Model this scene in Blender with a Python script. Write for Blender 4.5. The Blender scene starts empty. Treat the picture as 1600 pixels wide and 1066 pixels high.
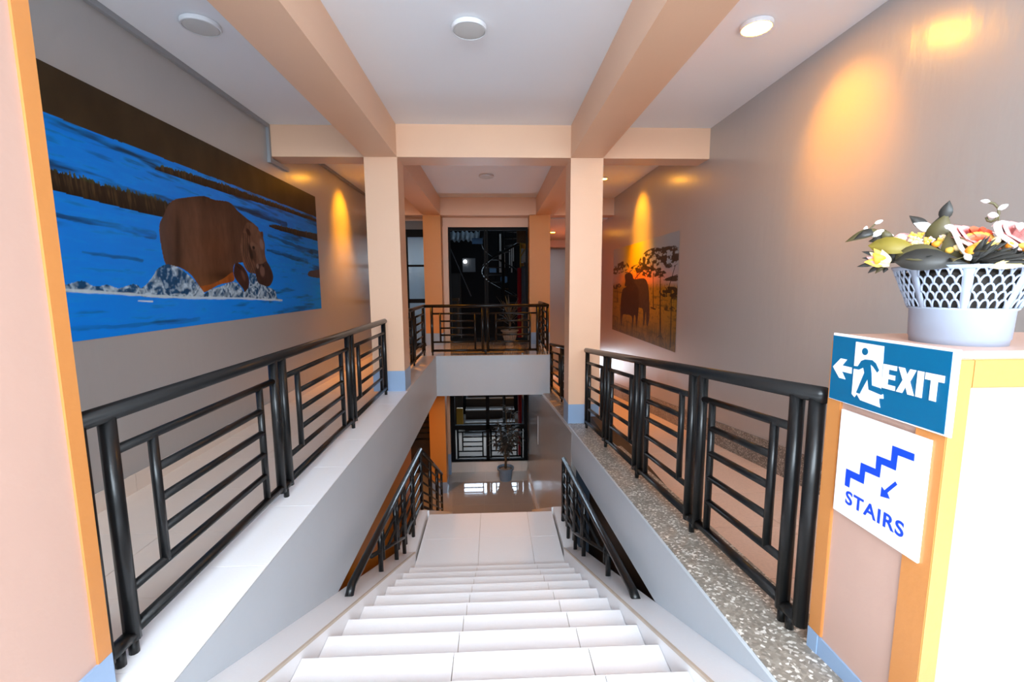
import bpy, bmesh, math, random
import numpy as np
from mathutils import Vector, Matrix

random.seed(7)
rng = np.random.default_rng(11)
S = bpy.context.scene
COL = S.collection

# ------------------------------------------------------------------ camera, light, exposure
EYE = 1.35
yaw, pit, rol = 0.041362, 0.124355, 0.0059626
cam = bpy.data.cameras.new('camera')
cam.sensor_fit = 'HORIZONTAL'
cam.sensor_width = 36.0
cam.lens = 36.0 * 699.4 / 1600.0
cam.clip_start = 0.02
cam_o = bpy.data.objects.new('camera', cam)
COL.objects.link(cam_o)
fw = Vector((math.sin(yaw) * math.cos(pit), math.cos(yaw) * math.cos(pit), -math.sin(pit)))
rt = Vector((math.cos(yaw), -math.sin(yaw), 0.0))
dn = fw.cross(rt)
r2 = rt * math.cos(rol) + dn * math.sin(rol)
d2 = dn * math.cos(rol) - rt * math.sin(rol)
M3 = Matrix((r2, -d2, -fw)).transposed()
cam_o.matrix_world = Matrix.Translation((0, 0, EYE)) @ M3.to_4x4()
S.camera = cam_o

S.view_settings.view_transform = 'Standard'
S.view_settings.look = 'None'
S.view_settings.exposure = 0.72
S.view_settings.gamma = 1.0
S.view_settings.use_curve_mapping = False
S.cycles.use_denoising = True
S.cycles.max_bounces = 10
S.cycles.caustics_reflective = False
S.cycles.caustics_refractive = False
S.cycles.sample_clamp_indirect = 6.0

W = bpy.data.worlds.new('world')
S.world = W
W.use_nodes = True
W.node_tree.nodes['Background'].inputs[0].default_value = (0.35, 0.5, 0.75, 1)
W.node_tree.nodes['Background'].inputs[1].default_value = 0.02


def area(name, loc, rot, sx, sy, power, col):
    l = bpy.data.lights.new(name, 'AREA')
    l.shape = 'RECTANGLE'
    l.size, l.size_y = sx, sy
    l.energy = power
    l.color = col
    o = bpy.data.objects.new(name, l)
    COL.objects.link(o)
    o.location = loc
    o.rotation_euler = rot
    return o


def spot(name, loc, power, col=(1.0, 0.34, 0.0), ang=118, blend=0.75, tilt=(0, 0)):
    l = bpy.data.lights.new(name, 'SPOT')
    l.energy = power
    l.color = col
    l.spot_size = math.radians(ang)
    l.spot_blend = blend
    l.shadow_soft_size = 0.06
    o = bpy.data.objects.new(name, l)
    COL.objects.link(o)
    o.location = loc
    o.rotation_euler = (math.radians(tilt[0]), math.radians(tilt[1]), 0)
    return o


# assumed daylight through an unseen glazed wall behind the camera, plus added overhead fill
area('assumed_window_light', (0, -6.9, 1.3), (math.radians(90), 0, 0), 5.2, 2.1, 60, (0.80, 0.91, 1.0))
area('overhead_fill', (0.0, -2.3, 2.86), (math.radians(44), 0, 0), 5.0, 2.4, 540, (0.76, 0.89, 1.0))  # soft unseen fill lamp, added to brighten stairs and pillars
# warm ceiling lamps
for lx, ly, sg in ((2.0, 3.54, 1), (2.02, 8.34, 1), (-2.0, 8.3, -1)):
    spot('lamp_light', (lx, ly, 3.22), (95 if ly < 5 else 190), ang=66, blend=1.0, tilt=(0, -46 * sg))
spot('lamp_light', (2.02, 8.34, 3.22), 230, ang=88)
spot('lamp_light', (-2.0, 8.3, 3.22), 170, ang=88)
spot('lamp_light', (1.76, 13.3, 2.84), 200, ang=120)
spot('lamp_light', (-2.0, 8.6, -0.50), 120, ang=150)  # unseen lower-storey lamp, assumed from the orange glow down there
# dim court behind the glass
area('court_step_fill', (0.0, 15.3, -1.55), (math.radians(-90), 0, 0), 3.2, 1.2, 150, (0.75, 0.88, 1.0))  # unseen area lamp, added to light the outdoor steps and ground
area('court_fill', (0.4, 13.9, 4.2), (math.radians(12), 0, 0), 0.8, 0.8, 14, (0.75, 0.88, 1.0))  # small unseen lamp under the roof, added to brighten the slats


# ------------------------------------------------------------------ materials
def new_mat(name):
    m = bpy.data.materials.new(name)
    m.use_nodes = True
    nt = m.node_tree
    return m, nt, nt.nodes['Principled BSDF']


def lin(r, g, b):
    def f(c):
        c /= 255.0
        return c / 12.92 if c <= 0.04045 else ((c + 0.055) / 1.055) ** 2.4
    return (f(r), f(g), f(b))


def paint(name, col, rough=0.45, var=0.06, scale=3.0, bump=0.0, bscale=40.0, stretch=(1, 1, 1), spec=0.5, coat=0.0, metal=0.0, crough=0.1):
    m, nt, p = new_mat(name)
    tc = nt.nodes.new('ShaderNodeTexCoord')
    mp = nt.nodes.new('ShaderNodeMapping')
    mp.inputs['Scale'].default_value = stretch
    nt.links.new(tc.outputs['Object'], mp.inputs[0])
    n = nt.nodes.new('ShaderNodeTexNoise')
    n.inputs['Scale'].default_value = scale
    n.inputs['Detail'].default_value = 4
    nt.links.new(mp.outputs[0], n.inputs['Vector'])
    mx = nt.nodes.new('ShaderNodeMix')
    mx.data_type = 'RGBA'
    a = tuple(max(0, c * (1 - var)) for c in col)
    b = tuple(min(1, c * (1 + var)) for c in col)
    mx.inputs[6].default_value = (*a, 1)
    mx.inputs[7].default_value = (*b, 1)
    nt.links.new(n.outputs['Fac'], mx.inputs[0])
    nt.links.new(mx.outputs[2], p.inputs['Base Color'])
    p.inputs['Roughness'].default_value = rough
    p.inputs['Specular IOR Level'].default_value = spec
    p.inputs['Coat Weight'].default_value = coat
    p.inputs['Coat Roughness'].default_value = crough
    p.inputs['Metallic'].default_value = metal
    if bump > 0:
        n2 = nt.nodes.new('ShaderNodeTexNoise')
        n2.inputs['Scale'].default_value = bscale
        n2.inputs['Detail'].default_value = 3
        nt.links.new(mp.outputs[0], n2.inputs['Vector'])
        bp = nt.nodes.new('ShaderNodeBump')
        bp.inputs['Strength'].default_value = bump
        bp.inputs['Distance'].default_value = 0.02
        nt.links.new(n2.outputs['Fac'], bp.inputs['Height'])
        nt.links.new(bp.outputs[0], p.inputs['Normal'])
        if coat:
            nt.links.new(bp.outputs[0], p.inputs['Coat Normal'])
    return m


def glow(name, col, strength):
    m, nt, p = new_mat(name)
    p.inputs['Base Color'].default_value = (*col, 1)
    p.inputs['Emission Color'].default_value = (*col, 1)
    p.inputs['Emission Strength'].default_value = strength
    return m


def terrazzo(name, base, chips, scale=55):
    m, nt, p = new_mat(name)
    tc = nt.nodes.new('ShaderNodeTexCoord')
    v = nt.nodes.new('ShaderNodeTexVoronoi')
    v.inputs['Scale'].default_value = scale
    nt.links.new(tc.outputs['Object'], v.inputs['Vector'])
    sep = nt.nodes.new('ShaderNodeSeparateColor')
    nt.links.new(v.outputs['Color'], sep.inputs[0])
    ramp = nt.nodes.new('ShaderNodeValToRGB')
    els = ramp.color_ramp.elements
    els[0].position = 0.0
    els[0].color = (*base[0], 1)
    els[1].position = 0.45
    els[1].color = (*base[1], 1)
    e = els.new(0.78)
    e.color = (*base[2], 1)
    e = els.new(0.93)
    e.color = (*chips, 1)
    nt.links.new(sep.outputs[0], ramp.inputs[0])
    n = nt.nodes.new('ShaderNodeTexNoise')
    n.inputs['Scale'].default_value = 5
    n.inputs['Detail'].default_value = 5
    nt.links.new(tc.outputs['Object'], n.inputs['Vector'])
    mx = nt.nodes.new('ShaderNodeMix')
    mx.data_type = 'RGBA'
    mx.blend_type = 'MULTIPLY'
    mx.inputs[0].default_value = 0.55
    nt.links.new(ramp.outputs[0], mx.inputs[6])
    nt.links.new(n.outputs['Fac'], mx.inputs[7])
    gain = nt.nodes.new('ShaderNodeMix')
    gain.data_type = 'RGBA'
    gain.blend_type = 'MULTIPLY'
    gain.inputs[0].default_value = 1.0
    gain.inputs[7].default_value = (1.3, 1.3, 1.3, 1)
    nt.links.new(mx.outputs[2], gain.inputs[6])
    nt.links.new(gain.outputs[2], p.inputs['Base Color'])
    p.inputs['Roughness'].default_value = 0.35
    return m


def glass(name, tint=(0.9, 0.95, 1.0)):
    m, nt, p = new_mat(name)
    nt.nodes.remove(p)
    t = nt.nodes.new('ShaderNodeBsdfTransparent')
    t.inputs[0].default_value = (*tint, 1)
    nt.links.new(t.outputs[0], nt.nodes['Material Output'].inputs[0])
    return m


def vcol(name, rough=0.35, spec=0.5):
    m, nt, p = new_mat(name)
    a = nt.nodes.new('ShaderNodeVertexColor')
    a.layer_name = 'paint'
    nt.links.new(a.outputs[0], p.inputs['Base Color'])
    p.inputs['Roughness'].default_value = rough
    p.inputs['Specular IOR Level'].default_value = spec
    return m


M = {}
M['peach'] = paint('peach_paint', lin(232, 190, 158), 0.42, 0.03, 2.0, 0.04, 60)
M['pink'] = paint('pale_pink_paint', lin(202, 166, 150), 0.38, 0.03, 2.0, 0.05, 25)
M['orange'] = paint('orange_trim_paint', lin(206, 136, 74), 0.4, 0.05, 3.0, 0.06, 30)
M['lamplit_orange'] = paint('lamplit_orange_paint', lin(200, 118, 20), 0.45, 0.08, 2.0, 0.03, 30)  # orange glow of warm lamps put into the wall colour
M['tan'] = paint('lamplit_peach_paint', lin(206, 138, 62), 0.42, 0.04, 2.0, 0.04, 40)  # peach deepened to orange: warm lamplight held in the pillar colour
M['base_blue'] = paint('blue_grey_base_paint', lin(146, 172, 204), 0.35, 0.04, 3.0, 0.04, 30)
M['grey_wall'] = paint('grey_gloss_wall_paint', lin(174, 171, 169), 0.36, 0.05, 0.9, 0.14, 9.0, (1, 1.2, 0.35), spec=0.5, coat=0.9, crough=0.24)
M['grey_fascia'] = paint('grey_fascia_paint', lin(192, 199, 206), 0.4, 0.06, 1.6, 0.05, 22)
M['ceiling'] = paint('white_ceiling_paint', lin(240, 243, 248), 0.6, 0.02, 1.0, 0.02, 12)
M['white_tile'] = paint('white_glazed_tile', lin(244, 244, 246), 0.30, 0.025, 90.0, 0.02, 120)
M['cream_tile'] = paint('cream_glazed_tile', lin(228, 214, 202), 0.22, 0.04, 6.0)
M['gloss_tile'] = paint('polished_beige_tile', lin(188, 180, 172), 0.06, 0.06, 2.0, spec=0.8, coat=0.6, crough=0.03)
M['pink_tile'] = paint('salmon_mottled_tile', lin(232, 205, 188), 0.4, 0.16, 60.0)
M['grout'] = paint('beige_grout', lin(196, 184, 170), 0.8, 0.1, 30)
M['tan_edge'] = paint('tan_edge_strip', lin(205, 190, 172), 0.5, 0.08, 20)
M['granite'] = terrazzo('terrazzo_granite', (lin(132, 124, 114), lin(150, 141, 129), lin(168, 159, 147)), lin(236, 230, 220), 82)
M['dark_granite'] = terrazzo('dark_granite_skirting', (lin(96, 92, 88), lin(120, 114, 108), lin(140, 132, 124)), lin(200, 194, 184), 120)
M['black'] = paint('black_gloss_metal', lin(19, 20, 21), 0.30, 0.15, 12, 0.02, 60, spec=0.3, coat=0.08)
M['dark_frame'] = paint('black_window_frame', lin(10, 11, 13), 0.6, 0.1, 10, spec=0.15)
M['lamp_white'] = paint('white_plastic', lin(225, 228, 232), 0.4, 0.02, 5)
M['lamp_diffuser'] = paint('matt_diffuser', lin(205, 206, 204), 0.55, 0.02, 5)
M['lamp_lit'] = glow('lit_warm_diffuser', (1.0, 0.40, 0.015), 115.0)
M['trunking'] = paint('grey_plastic_trunking', lin(150, 152, 156), 0.45, 0.05, 6)
M['glass'] = glass('clear_glass', (0.66, 0.70, 0.74))
M['frosted'] = paint('frosted_pane', lin(112, 158, 196), 0.16, 0.12, 3.0, 0.10, 5.0, (1, 1, 0.3), spec=0.7, coat=0.5)
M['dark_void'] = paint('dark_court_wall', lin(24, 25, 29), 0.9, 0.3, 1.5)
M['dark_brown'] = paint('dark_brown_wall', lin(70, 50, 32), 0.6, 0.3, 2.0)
M['court_floor'] = paint('court_concrete', lin(150, 155, 160), 0.7, 0.15, 3.0)
M['step_edge'] = paint('pale_step_edge', lin(190, 188, 184), 0.6, 0.1, 8.0)
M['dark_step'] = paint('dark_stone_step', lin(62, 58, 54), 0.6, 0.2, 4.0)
M['blue_plastic'] = paint('blue_plastic', lin(70, 135, 190), 0.35, 0.08, 6.0)
M['red_pipe'] = paint('red_pipe_paint', lin(190, 24, 34), 0.35, 0.08, 6.0)
M['tank_grey'] = paint('grey_tank_metal', lin(110, 108, 108), 0.4, 0.1, 6.0)
M['rust'] = paint('rusty_sheet', lin(110, 72, 36), 0.7, 0.25, 8.0)
M['yellow'] = paint('yellow_paint', lin(205, 155, 40), 0.5, 0.1, 6.0)
M['pale_sheet'] = paint('pale_roof_sheet', lin(190, 205, 215), 0.4, 0.3, 4.0)
M['pale_slat'] = paint('pale_painted_slat', lin(200, 198, 192), 0.5, 0.1, 5.0)
M['assumed_glow'] = glow('assumed_panel_glow', (0.80, 0.90, 1.0), 2.2)  # emission of the assumed panel, added to be mirrored in the lower floor
M['court_lamp'] = glow('small_court_lamp', (1.0, 0.98, 0.92), 6.0)
M['pot_blue'] = paint('blue_grey_pot', lin(120, 142, 165), 0.4, 0.06, 8.0)
M['pot_stone'] = paint('stone_urn', lin(118, 108, 98), 0.6, 0.1, 10.0)
M['soil'] = paint('pale_gravel', lin(150, 132, 112), 0.9, 0.3, 60.0)
M['stem_brown'] = paint('brown_stem', lin(92, 74, 52), 0.8, 0.2, 20.0)
M['dark_leaf'] = paint('dark_dry_leaf', lin(70, 66, 60), 0.6, 0.25, 10.0)
M['olive_leaf'] = paint('olive_palm_leaf', lin(92, 80, 46), 0.6, 0.2, 10.0)
M['sign_white'] = paint('white_sign_board', lin(250, 250, 252), 0.4, 0.01, 5.0)
M['sign_blue'] = paint('teal_blue_sign', lin(0, 98, 140), 0.35, 0.02, 5.0)
M['ink_blue'] = paint('royal_blue_ink', lin(10, 70, 222), 0.45, 0.02, 5.0)
M['basket'] = paint('pale_blue_white_plastic', lin(160, 170, 188), 0.4, 0.02, 5.0)
M['foam'] = paint('dark_basket_filling', lin(52, 46, 42), 0.9, 0.3, 40.0)
M['leaf_dark'] = paint('black_green_leaf', lin(44, 42, 38), 0.45, 0.3, 14.0)
M['leaf_olive'] = paint('olive_brown_leaf', lin(84, 76, 44), 0.5, 0.25, 14.0)
M['leaf_yellow'] = paint('yellow_olive_leaf', lin(128, 112, 36), 0.5, 0.2, 14.0)
M['petal_red'] = paint('coral_petal', lin(246, 108, 74), 0.55, 0.15, 10.0)
M['petal_pink'] = paint('pink_petal', lin(238, 156, 152), 0.55, 0.12, 10.0)
M['petal_white'] = paint('blush_white_petal', lin(236, 206, 202), 0.55, 0.06, 10.0)
M['petal_yellow'] = paint('yellow_petal', lin(236, 184, 76), 0.55, 0.12, 14.0)
M['petal_cream'] = paint('cream_petal', lin(240, 216, 160), 0.55, 0.08, 14.0)
M['petal_orange'] = paint('orange_petal', lin(246, 150, 40), 0.55, 0.1, 14.0)
M['bud_white'] = paint('white_bud', lin(250, 248, 244), 0.5, 0.03, 14.0)
M['water'] = vcol('mural_paint', 0.4, 0.2)
M['savanna'] = vcol('savanna_mural_paint', 0.4, 0.2)


# ------------------------------------------------------------------ mesh helpers
def link(name, bm, mat, parent=None, smooth=False, loc=None):
    me = bpy.data.meshes.new(name)
    bmesh.ops.recalc_face_normals(bm, faces=bm.faces[:])
    bm.to_mesh(me)
    bm.free()
    me.materials.append(mat)
    if smooth:
        for p in me.polygons:
            p.use_smooth = True
    o = bpy.data.objects.new(name, me)
    COL.objects.link(o)
    if parent is not None:
        o.parent = parent
    if loc is not None:
        o.location = loc
    return o


def box(bm, x0, x1, y0, y1, z0, z1):
    vs = [bm.verts.new(p) for p in ((x0, y0, z0), (x1, y0, z0), (x1, y1, z0), (x0, y1, z0), (x0, y0, z1), (x1, y0, z1), (x1, y1, z1), (x0, y1, z1))]
    for f in ((0, 3, 2, 1), (4, 5, 6, 7), (0, 1, 5, 4), (1, 2, 6, 5), (2, 3, 7, 6), (3, 0, 4, 7)):
        bm.faces.new([vs[i] for i in f])
    return vs


def bx(name, mat, dims, parent=None, bev=0.0):
    bm = bmesh.new()
    box(bm, *dims)
    if bev:
        bmesh.ops.bevel(bm, geom=bm.edges[:], offset=bev, segments=2, affect='EDGES')
    return link(name, bm, mat, parent)


def tube(bm, pts, r, n=10, cap=True, taper=None):
    pts = [Vector(p) for p in pts]
    rings = []
    up = None
    for i, p in enumerate(pts):
        if i == 0:
            d = pts[1] - pts[0]
        elif i == len(pts) - 1:
            d = pts[-1] - pts[-2]
        else:
            d = (pts[i + 1] - p).normalized() + (p - pts[i - 1]).normalized()
        d.normalize()
        if up is None:
            up = Vector((0, 0, 1)) if abs(d.z) < 0.9 else Vector((1, 0, 0))
        a = d.cross(up).normalized()
        b = a.cross(d).normalized()
        up = b
        rr = r if taper is None else r * taper[i]
        rings.append([bm.verts.new(p + (a * math.cos(2 * math.pi * k / n) + b * math.sin(2 * math.pi * k / n)) * rr) for k in range(n)])
    for i in range(len(rings) - 1):
        for k in range(n):
            bm.faces.new((rings[i][k], rings[i][(k + 1) % n], rings[i + 1][(k + 1) % n], rings[i + 1][k]))
    if cap:
        bm.faces.new(rings[0][::-1])
        bm.faces.new(rings[-1])


def tb(name, mat, pts, r, parent=None, n=10, taper=None):
    bm = bmesh.new()
    tube(bm, pts, r, n, True, taper)
    o = link(name, bm, mat, parent, True)
    return o


def lathe(bm, prof, n=32, c=(0, 0, 0), closed=False):
    rings = []
    for r, z in prof:
        rings.append([bm.verts.new((c[0] + r * math.cos(2 * math.pi * k / n), c[1] + r * math.sin(2 * math.pi * k / n), c[2] + z)) for k in range(n)])
    for i in range(len(rings) - 1):
        for k in range(n):
            bm.faces.new((rings[i][k], rings[i][(k + 1) % n], rings[i + 1][(k + 1) % n], rings[i + 1][k]))
    bm.faces.new(rings[0][::-1])
    bm.faces.new(rings[-1])


def prism(bm, poly, f):
    """poly: 2D points, f(u, v, side) -> 3D for side 0/1"""
    a = [bm.verts.new(f(u, v, 0)) for u, v in poly]
    b = [bm.verts.new(f(u, v, 1)) for u, v in poly]
    n = len(poly)
    fa = bm.faces.new(a)
    fb = bm.faces.new(b[::-1])
    fa.normal_update()
    fb.normal_update()
    for i in range(n):
        bm.faces.new((a[i], b[i], b[(i + 1) % n], a[(i + 1) % n]))
    bmesh.ops.triangulate(bm, faces=[fa, fb])


def empty(name, loc=(0, 0, 0), rz=0.0):
    o = bpy.data.objects.new(name, None)
    o.location = loc
    o.rotation_euler = (0, 0, rz)
    o.empty_display_size = 0.1
    COL.objects.link(o)
    return o


def tag(o, label, cat, group=None):
    o['label'] = label
    o['category'] = cat
    if group:
        o['group'] = group
    return o


def struct(o, label=None):
    o['kind'] = 'structure'
    if label:
        o['label'] = label
    return o


XL, XR = -2.69, 2.74         # wall planes
WL, WR = -1.12, 0.97         # sides of the stair well
ZC, ZB = 3.28, 2.90          # ceiling, underside of beams
YP, YQ = 5.71, 10.24         # pillar fronts
ZLOW = -3.50                 # lower floor
ZLAND = -1.73


def zcurb(y):                # top of the sloping right-hand kerb
    return 0.12 - 0.104 * y


def zramp(y):                # right-hand ramp floor
    return -0.02 - 0.115 * y


def yz_slab(name, mat, poly, x0, x1, parent=None):
    bm = bmesh.new()
    prism(bm, poly, lambda u, v, s: ((x0, x1)[s], u, v))
    return link(name, bm, mat, parent)


# ------------------------------------------------------------------ the shell
struct(bx('wall_left', M['grey_wall'], (XL - 0.2, XL, -7.0, 11.2, ZLOW, ZC)), 'grey gloss-painted wall of the left corridor')
struct(bx('wall_right', M['grey_wall'], (XR, XR + 0.2, -7.0, 17.2, ZLOW, ZC)), 'grey gloss-painted wall along the right ramp')
struct(bx('ceiling', M['ceiling'], (XL - 0.2, XR + 0.2, -7.0, 11.0, ZC, ZC + 0.2)), 'smooth white ceiling')
struct(bx('ceiling', M['ceiling'], (1.0, XR + 0.2, 10.8, 17.2, ZB + 0.0, ZB + 0.2)), 'lower white ceiling at the far end of the ramp corridor')
struct(bx('floor', M['white_tile'], (XL, XR, -7.0, 0.97, -0.35, -0.05)), 'white tiled floor at the head of the stairs')
# wall behind the camera around the assumed daylight opening
wb = struct(bx('wall_back', M['peach'], (XL, XR, -7.15, -6.98, -0.35, 0.22)), 'peach wall below the assumed window behind the camera')
struct(bx('wall_back', M['peach'], (XL, XR, -7.15, -6.98, 2.88, ZC)))

# long beams, cross beams
for nm, x0, x1 in (('left', -1.54, -1.15), ('right', 0.975, 1.375)):
    struct(bx('beam', M['peach'], (x0, x1, -7.0, YP + 0.01, ZB, ZC + 0.01)), f'peach ceiling beam running along the {nm} side of the stairwell')
    struct(bx('beam', M['peach'], (x0, x1, YP + 0.37, YQ + 0.01, ZB + 0.002, ZC + 0.01)), f'peach ceiling beam on the {nm}, beyond the first cross beam')
struct(bx('beam', M['peach'], (-1.541, 1.376, YP, YP + 0.38, ZB - 0.001, ZC + 0.01)), 'peach cross beam spanning the two front pillars')
struct(bx('beam', M['peach'], (XL, -1.53, YP + 0.06, YP + 0.38, ZB + 0.012, ZC + 0.01)), 'peach cross beam from left wall to the left front pillar')
struct(bx('beam', M['peach'], (1.37, XR, YP + 0.06, YP + 0.38, ZB + 0.012, ZC + 0.01)), 'peach cross beam from right front pillar to the right wall')
struct(bx('beam', M['peach'], (XL, XR, YQ, YQ + 0.38, ZB - 0.001, ZC + 0.01)), 'far peach cross beam above the glazed opening')
struct(bx('wall_far', M['peach'], (-1.15, 0.98, 10.66, 10.80, 2.69, ZB + 0.02)), 'peach lintel over the dark glazed opening')
struct(bx('wall_far', M['peach'], (-1.15, -1.03, 10.60, 10.86, 0.0, 2.70)), 'narrow peach jamb on the left of the glazed opening')


def pillar(x0, x1, y0, y1, z0, z1, zb, label, mat='peach'):
    p = struct(bx('pillar', M[mat], (x0, x1, y0, y1, zb, z1)), label)
    bx('base_band', M['base_blue'], (x0 - 0.003, x1 + 0.003, y0 - 0.003, y1 + 0.003, z0, zb), p)
    return p


pillar(-1.545, -1.145, YP, YP + 0.38, 0.0, ZB + 0.01, 0.265, 'left front peach pillar with a blue-grey base')
pillar(0.975, 1.38, YP, YP + 0.38, -0.60, ZB + 0.01, -0.215, 'right front peach pillar with a blue-grey base')
pillar(-1.54, -1.15, YQ, YQ + 0.38, 0.0, ZB + 0.01, 0.265, 'far left peach pillar with warm lamplight in its colour, beside the glazed opening', 'tan')
pillar(0.83, 1.30, YQ, YQ + 0.38, 0.0, ZB + 0.01, 0.265, 'far right peach pillar with warm lamplight in its colour, beside the glazed opening', 'tan')
pillar(-1.50, -1.13, 10.06, 10.44, ZLOW, -0.80, ZLOW + 0.27, 'lower-storey peach pillar with warm lamplight in its colour, under the far gallery', 'tan')

# near left column with orange corner boards
col = struct(bx('pillar', M['pink'], (-1.80, -1.305, 0.95, 1.415, 0.13, ZC)), 'near pink column with orange corner boards, left edge of the view')
for yy in ((0.95, 1.03), (1.373, 1.424)):
    bx('corner_board', M['orange'], (-1.45, -1.297, yy[0], yy[1], 0.13, ZC), col)
bx('base_band', M['base_blue'], (-1.805, -1.295, 0.945, 1.422, -0.05, 0.13), col)

# left corridor: edge beam topped with white tiles, lower corridor floor with cream tiles
struct(yz_slab('trim_1', M['grey_fascia'], [(0.9, -0.012), (10.2, -0.012), (10.2, -0.80), (0.9, -0.80)], -1.47, WL), 'smooth grey edge beam under the left railing')
kerb = struct(bx('trim_2', M['grout'], (-1.468, WL - 0.002, 0.95, YQ - 0.02, -0.012, -0.004)), 'white tiled kerb carrying the left railing')
ys = [0.95, 1.476, 2.08, 2.68, 3.28, 3.88, 4.48, 5.08, YP]
for a, b in zip(ys[:-1], ys[1:]):
    bx('tile', M['white_tile'], (-1.468, WL + 0.004, a + 0.0015, b - 0.0015, -0.004, 0.0), kerb)
ys = [YP, 6.31, 6.91, 7.51, 8.11, 8.60]
for a, b in zip(ys[:-1], ys[1:]):
    bx('tile', M['cream_tile'], (-1.468, WL + 0.002, a + 0.0015, b - 0.0015, -0.004, 0.0), kerb)
fl = struct(bx('floor', M['grout'], (XL, -1.46, 0.9, 11.0, -0.36, -0.172)), 'cream tiled floor of the left corridor')


def tile_grid(parent, mat, xs, ys, z0, z1, g=0.003):
    first = {}
    for i in range(len(xs) - 1):
        for j in range(len(ys) - 1):
            w, d = round(xs[i + 1] - xs[i], 3), round(ys[j + 1] - ys[j], 3)
            if (w, d) not in first:
                bm = bmesh.new()
                box(bm, g / 2, w - g / 2, g / 2, d - g / 2, 0, z1 - z0)
                o = link('tile', bm, mat, parent, loc=(xs[i], ys[j], z0))
                first[(w, d)] = o.data
            else:
                o = bpy.data.objects.new('tile', first[(w, d)])
                o.parent = parent
                o.location = (xs[i], ys[j], z0)
                COL.objects.link(o)


tile_grid(fl, M['cream_tile'], [XL, -2.06, -1.468], [0.9 + 0.6 * k for k in range(17)], -0.172, -0.165)
sk = struct(bx('baseboard_left', M['grout'], (XL, XL + 0.006, 0.9, 11.0, -0.165, -0.03)), 'cream tile skirting along the left corridor wall')
for k in range(17):
    bx('tile', M['cream_tile'], (XL + 0.004, XL + 0.014, 0.902 + 0.6 * k, 1.498 + 0.6 * k, -0.165, -0.028), sk)

# right ramp: sloping kerb of terrazzo, grey fascia, pink floor, granite skirting
struct(yz_slab('trim_3', M['granite'], [(0.9, zcurb(0.9)), (10.3, zcurb(10.3)), (10.3, zcurb(10.3) - 0.25), (0.9, zcurb(0.9) - 0.25)], WR + 0.004, 1.34), 'speckled terrazzo kerb sloping down along the right ramp')
struct(yz_slab('trim_4', M['grey_fascia'], [(0.9, zcurb(0.9) - 0.004), (10.3, zcurb(10.3) - 0.004), (10.3, -0.31 - 1.03), (0.9, -0.40)], WR - 0.012, WR + 0.006), 'grey painted side of the sloping right ramp')
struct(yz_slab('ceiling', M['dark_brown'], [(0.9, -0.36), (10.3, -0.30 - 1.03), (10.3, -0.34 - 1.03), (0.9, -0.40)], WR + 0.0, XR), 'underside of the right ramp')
rf = struct(yz_slab('floor', M['grout'], [(0.9, zramp(0.9) - 0.008), (17.0, zramp(17) - 0.008), (17.0, zramp(17) - 0.2), (0.9, zramp(0.9) - 0.2)], 1.30, XR), 'pink mottled tile floor sloping down the right ramp')
sl = -0.115
for k in range(24):
    for (xa, xb) in ((1.335, 2.035), (2.035, XR)):
        y0, y1 = 0.92 + 0.66 * k, 0.92 + 0.66 * (k + 1)
        yz_slab('tile', M['pink_tile'], [(y0 + 0.002, zramp(y0)), (y1 - 0.002, zramp(y1)), (y1 - 0.002, zramp(y1) - 0.008), (y0 + 0.002, zramp(y0) - 0.008)], xa + 0.002, xb - 0.002, rf)
struct(yz_slab('baseboard_right', M['dark_granite'], [(0.9, zramp(0.9)), (17.0, zramp(17)), (17.0, zramp(17) + 0.29), (0.9, zramp(0.9) + 0.29)], XR - 0.016, XR), 'dark speckled granite skirting stepping down the right wall')
struct(bx('wall_far', M['grey_wall'], (1.0, XR, 17.0, 17.2, -2.6, ZB)), 'grey end wall far down the ramp corridor')
struct(bx('beam', M['peach'], (1.0, XR, 15.9, 16.2, 2.66, ZB + 0.01)), 'far peach beam down the ramp corridor')
struct(bx('wall_right', M['lamplit_orange'], (1.0, 1.25, 10.6, 17.0, -2.6, ZB)), 'inner wall of the ramp corridor beyond the pillar, orange lamplight in its colour')

# landing bridge across the far end
br = struct(bx('trim_5', M['grey_fascia'], (WL - 0.01, 1.10, 8.62, 8.90, -0.80, -0.006)), 'grey front of the far gallery slab')
gal = struct(bx('floor', M['grout'], (-1.52, 1.10, 8.63, 10.95, -0.80, -0.008)), 'polished gallery floor before the glazed opening')
tile_grid(gal, M['gloss_tile'], [-1.52, -1.11, -0.555, 0.0, 0.55, 1.10], [8.61, 9.2, 9.8, 10.4, 10.95], -0.008, 0.0)

# lower storey
lf = struct(bx('floor', M['grout'], (XL, WR + 0.02, 5.6, 17.0, ZLOW - 0.2, ZLOW - 0.008)), 'polished lower floor at the foot of the stairs')
tile_grid(lf, M['gloss_tile'], [XL, -2.2, -1.55, -0.9, -0.25, 0.4, WR + 0.02], [7.6 + 0.62 * k for k in range(7)], ZLOW - 0.008, ZLOW)
struct(bx('ceiling', M['peach'], (XL, -1.46, 2.9, 11.2, -0.50, -0.37)), 'ceiling of the lower left corridor')
bm = bmesh.new()
prism(bm, [(WR - 0.014, 5.35), (WR - 0.014, 7.5), (0.86, 11.3), (1.02, 11.3), (1.02, 5.35)], lambda u, v, s: (u, v, (ZLOW, zcurb(v) - 0.05)[s]))
struct(link('wall_right', bm, M['grey_wall']), 'grey stairwell wall under the right ramp')
bm = bmesh.new()
prism(bm, [(WR - 0.03, 6.5), (0.845, 11.0), (0.90, 11.3), (WR, 6.5)], lambda u, v, s: (u - (0.03 if u < WR - 0.02 else 0), v, (ZLOW, ZLOW + 0.13)[s]))
struct(link('baseboard_right', bm, M['cream_tile']), 'pale tile skirting at the foot of the lower right wall')
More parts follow.
